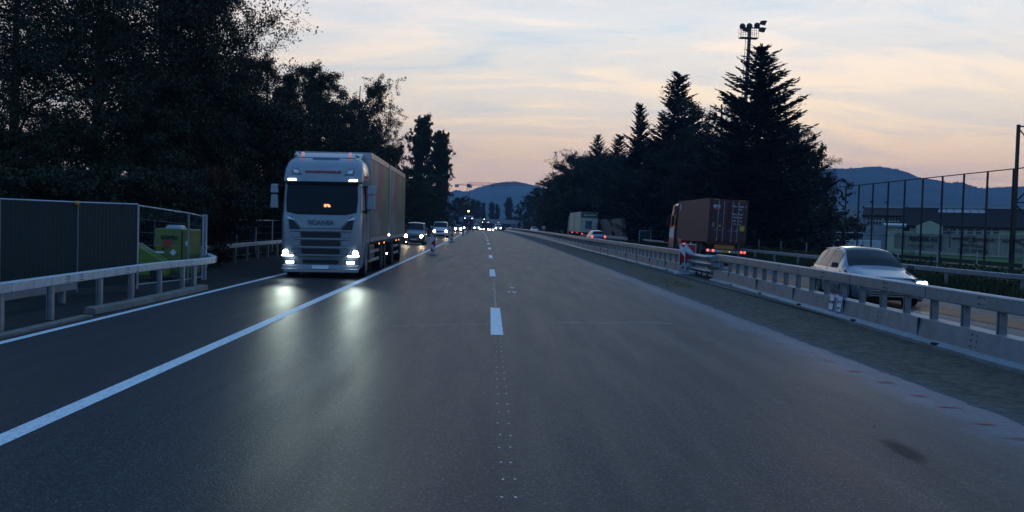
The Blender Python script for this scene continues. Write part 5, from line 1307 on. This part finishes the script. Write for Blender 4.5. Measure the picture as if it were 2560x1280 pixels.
MB().box(-.085, -.07, .0, .85, 1.50, 1.88).build('dark_letter_field', M_btx, tb_); text('SO', .34, M_ban, tb_, (-.095, .42, 1.69), rot=(R(90), 0, R(-90)), bold=.012, ext=.003, sx=1.4)
# pitch, perimeter boards and low wire fence
sheet('pitch', [[(27.5, 50, -.56), (90, 50, -.56), (90, 135, -.56), (27.5, 135, -.56)]], M_pitch)
pb = thing('perimeter_board', 'dark slatted perimeter barrier along the sports ground', 'barrier', (29.6, 40, -.6)); b = MB()
for z in (.25, .6, .95): b.box(-.03, .03, 0, 90, z-.12, z+.12)
b.build('boards', mat('dark_board', (.012, .016, .016), .7, var=.3), pb)
for y in range(0, 90, 6): MB().box(.04, .12, y-.05, y+.05, 0, 1.15).build('post', M_netp, pb)
lf = thing('low_wire_fence', 'low galvanised wire fence with thin posts on the verge behind the estate car', 'fence', (20.4, 34, -.1)); f0 = None
for y in (0, 2.2, 5.6, 9, 13, 17, 21.5, 26, 31, 36, 42, 48):
    if f0 is None: f0 = o = MB().cyl((0, 0, 0), (0, 0, 1.35), .035).build('post', M_postm2, lf)
    else: o = f0.copy(); scene.collection.objects.link(o)
    o.location = (-.02*y, y, 0)
b = MB()
for z in np.arange(.1, 1.3, .2): b.bar((0, 0, z), (-.96, 48, z), .006, .006)
b.build('wires', M_chain, lf)
# goal frames, parked cars, player
M_goal = mat('goal_white', (.42, .48, .52), .5)
def goal(px0, px1, py, Y, h, label):
    a, c = A(px0, py, Y), A(px1, py, Y); t = thing('football_goal', label, 'goal', (a.x, Y, -.56)); L = c.x-a.x; h = a.z+.56
    MB().tube([(0, 0, 0), (0, 0, h), (L, 0, h), (L, 0, 0)], .05).build('frame', M_goal, t)
    MB().tube([(0, 0, h), (0, 1.2, h-.3), (0, 2, 0)], .02).tube([(L, 0, h), (L, 1.2, h-.3), (L, 2, 0)], .02).build('net_stay', M_chain, t)
goal(1946, 2012, 569, 97, 2.4, 'white goal frame left of the estate car, near the parked cars')
goal(2064, 2160, 580, 105, 2.4, 'wide white goal frame just above the estate car roof')
def small_car(px, Y, label, rz, paint):
    p = A(px, 600, Y); c, *_ = car('parked_car', label, 'car', (p.x, Y, -.6), rz, EST, paint, 'none', wheels=(.92, 3.55, .325), glass=estg); return c
small_car(2003, 108, 'white parked car beyond the pitch, left of the two', R(80), M_whv)
small_car(2024, 112, 'white parked car beyond the pitch, right of the two', R(100), M_whv)
tr = thing('trailer', 'row of white covered crates behind the wide goal frame', 'container', (A(2066, 600, 116).x, 116, -.6))
b = MB()
for k in range(3): MB().box(k*2.3, k*2.3+2.15, 0, 2, .1, 1.75).build('crate', M_goal, tr, bevel=.04)
pp = A(2094, 600, 88)
def person(label, loc, cloth, rz=0):
    t = bpy.data.meshes.new('person'); J = [(0, 0, .95), (0, -.12, 1.2), (0, -.28, 1.38), (0, -.36, 1.46), (0, -.43, 1.56), (.12, 0, .9), (.14, -.08, .5), (.15, .02, .08), (.15, -.12, .03), (-.12, 0, .9), (-.14, .02, .5), (-.15, .15, .08), (-.15, .02, .03), (.2, -.28, 1.36), (.27, -.34, 1.08), (.22, -.5, .88), (-.2, -.28, 1.36), (-.27, -.34, 1.08), (-.22, -.5, .88)]
    E = [(0,1),(1,2),(2,3),(3,4),(0,5),(5,6),(6,7),(7,8),(0,9),(9,10),(10,11),(11,12),(2,13),(13,14),(14,15),(2,16),(16,17),(17,18)]
    rad = [.16, .15, .17, .06, .11, .10, .07, .045, .04, .10, .07, .045, .04, .075, .05, .035, .075, .05, .035]
    t.from_pydata(J, E, []); o = bpy.data.objects.new('person', t); scene.collection.objects.link(o); t.materials.append(cloth)
    s = o.modifiers.new('skin', 'SKIN'); s.use_smooth_shade = True
    for v, r_ in zip(t.skin_vertices[0].data, rad): v.radius = (r_, r_)
    t.skin_vertices[0].data[0].use_root = True
    o.modifiers.new('sub', 'SUBSURF').levels = 1; o.location = loc; o.rotation_euler = (0, 0, rz); o['label'] = label; o['category'] = 'person'; return o
person('person in orange-red bending forward on the pitch beside the wide goal frame', (pp.x, 88, -.56), mat('orange_clothing', (.42, .06, .02), .8), R(-60))

# ------------------------------------------------------------------ buildings on the right
M_w1 = mat('grey_render', (.29, .33, .37), .9, var=.08, scale=.6); M_w2 = mat('pale_yellow_render', (.42, .43, .33), .9, var=.08, scale=.6); M_w3 = mat('white_render', (.40, .42, .42), .9, var=.06)
M_rf = mat('dark_tile_roof', (.018, .016, .020), .9, spec=.1, var=.25, scale=1.5); M_rf2 = mat('red_tile_roof', (.095, .038, .034), .85, var=.25, scale=1.5)
M_win = mat('window_dark', (.015, .02, .028), .12); M_wf = mat('window_frame_white', (.45, .48, .50), .6); M_sol = mat('solar_panel', (.03, .05, .085), .2, var=.15); M_metal_r = mat('sheet_ridge', (.30, .36, .42), .6)
def gable(name, label, cat, a, c, Y, eave, ridge, depth, wm, rm, windows=(), ridge_along='x', extra=None, over=.4):
    """a, c world x extents; front wall on plane Y"""
    t = thing(name, label, cat, (a, Y, -.6)); L = c-a
    if ridge_along == 'x':
        MB().prism([(0, 0), (depth, 0), (depth, eave), (depth/2, ridge-.15), (0, eave)], 0, L, 'x').build('wall', wm, t)
        b = MB(); 
        for s in (0, 1):
            y0 = -over if s == 0 else depth+over; e = eave-over*(ridge-eave)/(depth/2)
            b.add([(-over, y0, e), (L+over, y0, e), (L+over, depth/2, ridge), (-over, depth/2, ridge), (-over, y0, e+.22), (L+over, y0, e+.22), (L+over, depth/2, ridge+.22), (-over, depth/2, ridge+.22)], [(0,1,2,3), (4,5,6,7), (0,1,5,4), (1,2,6,5), (2,3,7,6), (3,0,4,7)])
        b.build('roof', rm, t)
    else:
        MB().prism([(0, 0), (L, 0), (L, eave), (L/2, ridge-.15), (0, eave)], 0, depth, 'y').build('wall', wm, t)
        b = MB()
        for x0, x1 in ((-over, L/2), (L+over, L/2)):
            e = eave-over*(ridge-eave)/(L/2)
            b.add([(x0, -over, e), (x0, depth, e), (x1, depth, ridge), (x1, -over, ridge), (x0, -over, e+.22), (x0, depth, e+.22), (x1, depth, ridge+.22), (x1, -over, ridge+.22)], [(0,1,2,3), (4,5,6,7), (0,1,5,4), (1,2,6,5), (2,3,7,6), (3,0,4,7)])
        b.build('roof', rm, t)
    for x0, x1, z0, z1, nx, nz in windows:
        f = MB().box(x0, x1, -.06, -.004, z0, z1).build('window', M_wf, t); g = MB(); w_ = (x1-x0)/nx; h_ = (z1-z0)/nz
        for i in range(nx):
            for j in range(nz): g.box(x0+w_*i+.09*w_, x0+w_*(i+1)-.09*w_, -.075, -.062, z0+h_*j+.10*h_, z0+h_*(j+1)-.10*h_)
        g.build('pane', M_win, f)
    az = math.atan2((a+c)/2, Y) if c-a < 30 else math.atan2(a+8, Y)
    t.rotation_euler = (0, 0, -az); t.scale = (math.cos(az), 1, 1); return t
def wx(px, Y, py=600): return A(px, py, Y).x
def wz(px, py, Y): return A(px, py, Y).z+.6
Y = 140
hall_x0, hall_x1 = wx(2160, Y), wx(2262, Y)
t = gable('school_hall', 'grey hall with a band of white-framed windows under a dark roof', 'building', hall_x0, hall_x1, Y, wz(2200, 541, Y), wz(2200, 519, Y), 16, M_w1, M_rf, [(wx(2166, Y)-hall_x0, wx(2202, Y)-hall_x0, wz(2180, 562, Y), wz(2180, 542, Y), 5, 2), (wx(2208, Y)-hall_x0, wx(2250, Y)-hall_x0, wz(2230, 564, Y), wz(2230, 543, Y), 6, 2)])
MB().box(-.3, hall_x1-hall_x0, 7.6, 8.4, wz(2200, 520, Y), wz(2200, 511, Y)).build('skylight_ridge', M_metal_r, t)
MB().prism([(-.05, 0), (-4.2, 0), (-4.2, wz(2140, 531, Y)), (-2.6, wz(2140, 514, Y)), (-1.2, wz(2140, 524, Y)), (-.05, wz(2160, 540, Y))], .3, 9, 'y').build('side_wing', M_w1, t)
MB().box(-4.1, -3.3, 2, 3, wz(2140, 516, Y)-.5, wz(2140, 509, Y)).build('chimney', M_w3, t)
Y = 128
bx0, bx1 = wx(2252, Y), wx(2760, Y)
t = gable('long_building', 'long pale yellow building under a dark roof with roof solar panels', 'building', bx0, bx1, Y, wz(2400, 569, Y), wz(2400, 521, Y), 18, M_w2, M_rf,
          [(wx(px, Y)-bx0, wx(px+14, Y)-bx0, wz(px, 586, Y), wz(px, 572, Y), 3, 2) for px in (2336, 2357, 2378, 2399, 2420, 2441, 2462, 2483)])
# solar panels on the roof plane
ev, rg = wz(2400, 569, Y), wz(2400, 521, Y)
def on_roof(x, f): return (x, -.4+(9.4)*f, (ev-.4*(rg-ev)/9)+(rg-(ev-.4*(rg-ev)/9))*f+.28)
xs0, xs1 = wx(2280, Y+7)-bx0, wx(2404, Y+7)-bx0
P = [on_roof(xs0, .70), on_roof(xs1, .70), on_roof(xs1-.8, .95), on_roof(xs0, .95)]
for k in range(6):
    u0, u1 = k/6+.006, (k+1)/6-.006; f = lambda u, a, b: tuple(a[i]+(b[i]-a[i])*u for i in range(3))
    MB().add([f(u0, P[0], P[1]), f(u1, P[0], P[1]), f(u1, P[3], P[2]), f(u0, P[3], P[2])], [(0, 1, 2, 3)]).build('solar_panel', M_sol, t)
MB().box(0, bx1-bx0, 8.8, 9.2, rg+.1, rg+.5).build('ridge_cap', M_metal_r, t)
gx0 = wx(2292, Y)-bx0; d_ = MB().prism([(gx0, 0), (gx0+5.2*.7, 0), (gx0+5.2*.7, wz(2300, 565, Y)), (gx0+1.8, wz(2300, 552, Y)), (gx0, wz(2300, 565, Y))], -1.2, 6, 'y').build('gabled_bay', M_w2, t)
MB().box(gx0-3.0, gx0-1.0, -.05, 0, wz(2280, 578, Y), wz(2280, 568, Y)).build('window', M_win, t)
MB().box(gx0+4.2, gx0+5.0, -.05, 0, 1.0, 3.2).build('door', M_win, t)
Y = 118
a = wx(2216, Y); sh = gable('pale_annex', 'pale yellow flat-topped annex in front of the grey hall', 'building', a, wx(2256, Y), Y, wz(2230, 566, Y), wz(2230, 562, Y), 6, M_w2, M_metal_r)
Y = 165
a, c = wx(2005, Y), wx(2072, Y)
gable('house', 'red-roofed house left of the small white gable', 'house', a, c, Y, wz(2040, 561, Y), wz(2040, 534, Y), 10, M_w1, M_rf2, [(1.2, 2.4, 1.4, 2.6, 2, 1), (3.6, 4.8, 1.4, 2.6, 2, 1)])
Y = 150
gable('house', 'dark-roofed house with a small white gable and one window', 'house', wx(2056, Y), wx(2082, Y), Y, wz(2070, 574, Y), wz(2070, 550, Y), 12, M_w3, M_rf, [(1.1, 1.8, wz(2070, 571, Y), wz(2070, 561, Y), 1, 2)], ridge_along='y')
gable('house', 'wide dark-roofed house behind the round bush', 'house', wx(2080, 158), wx(2150, 158), 158, wz(2100, 570, 158), wz(2100, 546, 158), 10, M_w1, M_rf, [(2, 3, 1.2, 2.2, 2, 1)])
Y = 135
gable('pavilion', 'low orange-trimmed pavilion behind the left goal frame', 'building', wx(1925, Y), wx(2018, Y), Y, wz(1960, 572, Y), wz(1960, 569, Y), 7, mat('ochre_render', (.22, .15, .08), .9, var=.15), mat('orange_eave', (.32, .10, .02), .7), [(1, 2, 1.0, 2.0, 1, 1), (3, 4.4, 0, 2.1, 1, 1)])
# brick noise wall, blue kiosk-like vehicle and cabinets by the oncoming lanes
M_brick = mat('brick_wall', (.12, .085, .080), .9, var=.18, scale=2, bump=.3, bscale=8)
Y = 128
bw = thing('brick_wall', 'brown brick wall with slanting end behind the white and green lorry', 'wall', (0, 0, 0))
x1 = wx(1548, 112); p1 = A(1550, 545, 112); p2 = A(1560, 600, 112)
b = MB(); b.add([(17.3, 250, 0), (16.4, 118, 0), (16.0, 118, 3.0), (17.3, 250, 3.0), (17.7, 250, 0), (16.8, 118.1, 0), (16.4, 118.1, 3.0), (17.7, 250, 3.0)], [(0,1,2,3), (4,7,6,5), (3,2,6,7), (1,5,6,2), (0,3,7,4)]); b.build('brickwork', M_brick, bw)
MB().add([(15.96, 117.95, 3.02), (16.36, 117.95, 0), (16.9, 117.97, 0), (16.5, 117.97, 3.02)], [(0, 1, 2, 3)]).build('coping', M_kerb, bw)
p = A(1584, 590, 135)
bc = thing('blue_van', 'small blue and white works van nose-up beside the tree trunks', 'van', (p.x-.9, 135, 0), 0); bc.scale = (.62, .8, .75)
MB().prism([(0, .3), (3.4, .3), (3.4, 1.9), (2.4, 2.0), (1.5, 1.35), (.1, .95), (0, .7)], 0, 1.7, 'y').build('body', M_bll, bc, bevel=.05)
MB().prism([(1.45, 1.32), (1.62, 1.30), (2.52, 1.98), (2.38, 2.03)], -.04, 1.74, 'y').build('windscreen', M_goal, bc)
for x in (.7, 2.7): MB().lathe([(0, -.05), (.32, -.05), (.32, .05), (0, .05)], (x, 0, .32), 'y', 16).build('wheel', M_tyre, bc)
text('P T', .3, M_lbl, bc, (2.2, -.01, .8))
p = A(1593, 557, 150)
cb = thing('ticket_cabinet', 'tall grey cabinet with red display behind the blue van', 'cabinet', (p.x, 150, 0))
MB().box(-.6, .6, 0, .5, .3, p.z).build('housing', M_rod, cb, bevel=.03); MB().box(-.22, .22, -.02, 0, p.z-.45, p.z-.2).build('display', M_rr, cb); MB().box(-.22, .22, -.02, 0, p.z-1.1, p.z-.95).build('slot', M_plast, cb)
p = A(1612, 577, 107)
nb = thing('notice_board', 'framed wire board right of the blue van', 'board', (p.x-.6, 107, 0))
MB().tube([(0, 0, 0), (0, 0, p.z), (1.3, 0, p.z), (1.3, 0, 0)], .04).build('frame', M_goal, nb); MB().box(.05, 1.25, -.01, .01, .5, p.z-.05).build('panel', mat('dark_mesh_panel', (.04, .05, .06), .8), nb)
p = A(1637, 560, 112)
MB_o = thing('utility_kiosk', 'tall pale utility kiosk half hidden behind the container lorry', 'cabinet', (p.x, 112, 0)); MB().box(-.6, .4, 0, 1, 0, p.z).build('housing', M_rimd, MB_o, bevel=.03); MB().box(-.65, .45, -.05, 1.05, p.z, p.z+.08).build('roof', M_rod, MB_o)

# ------------------------------------------------------------------ signs, overpass, crane, floodlight mast
p = A(1153, 541, 205)
sg = thing('square_road_sign', 'square blank road sign on a post left of the blue lorry', 'sign', (p.x, 205, 0))
MB().box(-.62, .62, -.03, .03, p.z-1.35, p.z).build('board', M_rimd, sg, bevel=.02); MB().box(-.42, .40, -.045, -.031, p.z-1.2, p.z-.12).build('panel', M_rod, sg); MB().box(.14, .24, .03, .12, 0, p.z-.2).build('post', M_galvb, sg)
p = A(1359, 569, 150)
s2 = thing('round_speed_sign', 'round red-rimmed speed sign behind the far median barrier', 'sign', (p.x, 150, 0))
MB().lathe([(0, -.01), (.33, -.01), (.33, .02), (0, .02)], (0, 0, p.z), 'y', 20).build('disc', M_rr, s2); MB().lathe([(0, -.02), (.25, -.02), (.25, -.011)], (0, 0, p.z), 'y', 20).build('face', M_lbl, s2); text('60', .26, M_blk, s2, (0, -.03, p.z), bold=.008); MB().cyl((0, .04, 0), (0, .04, p.z), .03).build('post', M_galvb, s2)
p = A(1169, 513, 330)
s3 = thing('overhead_signal', 'tall mast with white sign, small sign and a glowing lamp above the blue lorry', 'signal', (p.x, 330, zg(330)))
z_ = p.z-zg(330); MB().cyl((0, .2, 0), (0, .2, z_+1), .12).build('mast', M_rimd, s3)
MB().box(-.36, .36, 0, .08, z_-.5, z_+.5).build('white_sign', M_lbl, s3); MB().lathe([(0, 0), (.34, 0), (.34, .06)], (0, 0, z_-1.2), 'y', 14).build('round_sign', M_goal, s3)
MB().lathe([(0, -.1), (.28, -.05), (.28, .1)], (.35, 0, z_-2.0), 'y', 14).build('lamp', lamp('signal_amber_lamp', (1, .62, .22), 14), s3)
Y = 450; ov = thing('overpass', 'grey concrete overpass crossing the motorway at the end of the road', 'bridge', (A(1210, 550, Y).x, Y, zg(Y)))
zt, zb_ = A(1210, 548, Y).z-zg(Y), A(1210, 557.5, Y).z-zg(Y); M_conc = mat('bridge_concrete', (.30, .33, .36), .9, var=.12, scale=.3)
MB().box(-70, 70, 0, 9, zb_, zb_+.95, 0, 0).build('deck', M_conc, ov); MB().box(-70, 70, -.25, -.05, zb_+.75, zt).build('parapet', M_conc, ov)
MB().box(-70, 70, -.3, .1, zt, zt+.1).build('handrail', M_rod, ov)
for x in (-16, -1, 15): MB().box(x-.4, x+.4, 1, 8, 0, zb_).build('pier', M_conc, ov)
MB().box(17, 70, .5, 8.5, 0, zb_).build('abutment', M_conc, ov); MB().box(-70, -18, .5, 8.5, 0, zb_).build('abutment', M_conc, ov)
ov.rotation_euler = (0, R(.5), R(-4))
for px, py, Y, e in ((1176, 542.5, 440, 10), (1179, 543.5, 440, 8), (1183, 544, 442, 4), (1210.5, 548, 430, 8), (1246, 556, 440, 2)):
    p = A(px, py, Y); t = thing('street_lamp', {1176: 'far street lamp, leftmost of three close together above the blue lorry', 1179: 'far street lamp, middle of three close together above the blue lorry', 1183: 'faint far street lamp, rightmost of three close together above the blue lorry', 1210.5: 'lone far street lamp above the middle of the overpass', 1246: 'faint far street lamp low at the right of the overpass'}[px], 'street lamp', (p.x, Y, zg(Y)), group='street lamps near the overpass')
    h = p.z-zg(Y); MB().cyl((0, .1, 0), (0, .1, h), .07).build('pole', M_rimd, t); MB().lathe([(0, -.1), (.16, -.05), (.16, .1)], (0, 0, h), 'y', 10).build('lamp', lamp('street_lamp_glow_%d' % e, (1, .75, .42), e), t)
# tower crane
Y = 600; p = A(1171.5, 466, Y); cr = thing('tower_crane', 'red lattice tower crane with long horizontal jib beyond the overpass', 'crane', (p.x, Y, zg(Y)))
M_crn = mat('crane_red', (.30, .06, .06), .6); H = p.z-zg(Y); b = MB(); s = .85
for x, y in ((-s, -s), (s, -s), (s, s), (-s, s)): b.bar((x, y, 0), (x, y, H), .22, .22)
k = 0
for z in np.arange(0, H-2, 2.0):
    for (x0, y0), (x1, y1) in (((-s, -s), (s, -s)), ((-s, s), (s, s)), ((-s, -s), (-s, s)), ((s, -s), (s, s))): b.bar((x0, y0, z), (x1, y1, z+2), .12, .12) if k % 2 else b.bar((x1, y1, z), (x0, y0, z+2), .12, .12)
    k += 1
b.build('mast', M_crn, cr)
jl = wx(1326, Y, 462)-p.x; cl_ = p.x-wx(1137, Y, 462)
b = MB(); zt = H+.8; tilt = .6
b.bar((0, -.6, zt), (jl, -.6, zt+tilt*1.2), .22, .22); b.bar((0, .6, zt), (jl, .6, zt+tilt*1.2), .22, .22); b.bar((0, 0, zt+1.6), (jl*.93, 0, zt+1.4+tilt), .22, .22)
n = 26
for i in range(n):
    x0, x1, xm = jl*.95*i/n, jl*.95*(i+1)/n, jl*.95*(i+.5)/n; zz = zt+tilt*1.2*i/n
    for y in (-.6, .6): b.bar((x0, y, zz), (xm, 0, zz+1.5), .10, .10); b.bar((xm, 0, zz+1.5), (x1, y, zz), .10, .10)
b.build('jib', M_crn, cr)
b = MB(); b.bar((0, 0, zt), (-cl_, 0, zt), .5, .4); b.bar((0, 0, zt+1.5), (-cl_*.8, 0, zt+.3), .15, .15); b.build('counter_jib', M_crn, cr)
MB().box(-1.1, 1.1, -1.3, 1.3, H-.6, H+1.5).build('slewing_unit', M_rimd, cr); MB().box(.9, 2.2, -1.2, .2, H-1.0, H+.7).build('cabin', M_goal, cr)
MB().box(-cl_, -cl_+2.5, -1, 1, zt-1.4, zt).build('counterweight', M_conc, cr); MB().box(jl*.38, jl*.38+1.6, -.5, .5, zt-.9, zt-.1).build('trolley', M_crn, cr)
# floodlight mast
Y = 108; p = A(1869, 95, Y); fm = thing('floodlight_mast', 'tall floodlight mast with seven lamps rising behind the biggest spruce', 'mast', (p.x-.35, Y, 0)); h = p.z
MB().cyl((0, 0, 0), (.05, 0, h+1.5), .28, .19, n=12).build('shaft', M_rimd, fm)
b = MB(); b.tube([(-.5, 0, 2), (-.36, 0, h)], .03)
for z in np.arange(2, h, .6): b.cyl((-.5+.14*z/h, 0, z), (-.2, 0, z), .015, n=4)
b.build('ladder', M_netp, fm)
b = MB(); b.box(-1.05, .95, -.45, .45, h-.06, h+.02)
for x in (-1.05, -.78, -.3, .48, .72, .95):
    for y in (-.45, .45): b.cyl((x, y, h), (x, y, h+1.0), .02, n=4)
for z in (.5, 1.0):
    for y in (-.45, .45): b.bar((-1.05, y, h+z), (.95, y, h+z), .03, .03)
b.build('platform', M_netp, fm)
MB().bar((-1.1, 0, h+1.1), (1.6, -.1, h+1.2), .12, .12).bar((.9, -.3, h+1.1), (1.3, .3, h+1.1), .1, .1).build('cross_arm', M_netp, fm)
def flood(x, z, kind):
    b = MB()
    if kind == 0: b.lathe([(0, -.25), (.22, -.2), (.34, 0), (.32, .12), (0, .10)], (x, 0, z), 'y', 14); b.box(x-.2, x+.2, -.05, .3, z-.25, z)
    else: b.prism([(x-.42, z-.10), (x-.25, z+.22), (x+.40, z+.26), (x+.22, z-.22)], -.25, .2, 'y')
    b.build('floodlight', M_netp, fm)
for x, z, k in ((-.78, h+1.28, 0), (-.0, h+1.35, 0), (.85, h+1.45, 0), (-.35, h+.90, 1), (1.5, h+1.75, 1), (1.45, h+.95, 1)): flood(x, z, k)
fm.rotation_euler = (0, R(1.2), 0)

# ------------------------------------------------------------------ mountains
def smooth_noise(n, seed, oct_=6):
    rng = np.random.default_rng(seed); y = np.zeros(n); x = np.linspace(0, 1, n)
    for o in range(oct_):
        k = 8*2**o; y += np.interp(x, np.linspace(0, 1, k+1), rng.normal(size=k+1))/(1.7**o)
    return y
def mountain(name, Y, prof, seed, depth, m, rough=6, xr=None, tr=3):
    pts = [(A(px, py, Y).x, A(px, py, Y).z) for px, py in prof]; xs = [p[0] for p in pts]; zs = [p[1] for p in pts]
    nx, ny = 420, 30; X = np.linspace(xs[0], xs[-1], nx); Zr = np.interp(X, xs, zs); Zr = np.convolve(np.pad(Zr, 4, 'edge'), np.ones(9)/9, 'valid')
    Zr = Zr+smooth_noise(nx, seed, 5)*rough*.12+np.abs(np.random.default_rng(seed).normal(size=nx))*tr*.5
    rng = np.random.default_rng(seed+1); vs, fs = [], []
    for j in range(ny):
        t = j/(ny-1)*2-1; f = (1-abs(t))**.75; nz = smooth_noise(nx, seed+10+j//2, 4)
        for i in range(nx): vs.append((X[i]*(Y+depth*t)/Y if t < 0 else X[i], Y+depth*t+0.0, -6+(Zr[i]+6)*f*(1 if abs(t) < .05 else .97)+nz[i]*rough*.35*(1-f)*f*4*.5))
    for j in range(ny-1):
        for i in range(nx-1): k = j*nx+i; fs.append((k, k+1, k+nx+1, k+nx))
    o = mesh_obj(name, vs, fs, m, smooth=False); o['kind'] = 'structure'; return o
M_mt = mat('forested_slope', (.030, .042, .028), .95, var=.5, scale=.02, spec=.05)
M_mt2 = mat('forested_slope_meadows', (.034, .046, .030), .95, var=.5, scale=.008, spec=.05, dirt=((.10, .13, .05), .006, .6))
mountain('hills', 2500, [(1700, 500), (1850, 450), (1990, 432), (2050, 425), (2085, 418), (2130, 419), (2180, 413), (2215, 415), (2260, 425), (2300, 443), (2350, 448), (2375, 458), (2400, 451), (2420, 460), (2455, 471), (2490, 467), (2540, 465), (2600, 462), (2750, 440), (2950, 470)], 3, 700, M_mt, 6, tr=3)
mountain('hills', 3500, [(950, 520), (1100, 490), (1140, 473), (1165, 478), (1200, 466), (1240, 456), (1270, 452), (1292, 451), (1310, 455), (1328, 460), (1345, 463), (1380, 470), (1500, 470), (1750, 480)], 7, 750, M_mt2, 8, tr=3.6)

# ------------------------------------------------------------------ evening haze over the valley
hz = MB().box(-2750, 2750, -80, 4350, -9, 320).build('haze', M_rod); hz['kind'] = 'stuff'
hm = bpy.data.materials.new('haze'); hm.use_nodes = True; t = hm.node_tree; t.nodes.clear()
pv = N(t, 'ShaderNodeVolumePrincipled'); pv.inputs['Color'].default_value = (.30, .58, 1.0, 1); pv.inputs['Density'].default_value = .00022; pv.inputs['Anisotropy'].default_value = .2
ou = N(t, 'ShaderNodeOutputMaterial'); t.links.new(pv.outputs[0], ou.inputs['Volume'])
hz.data.materials.clear(); hz.data.materials.append(hm)
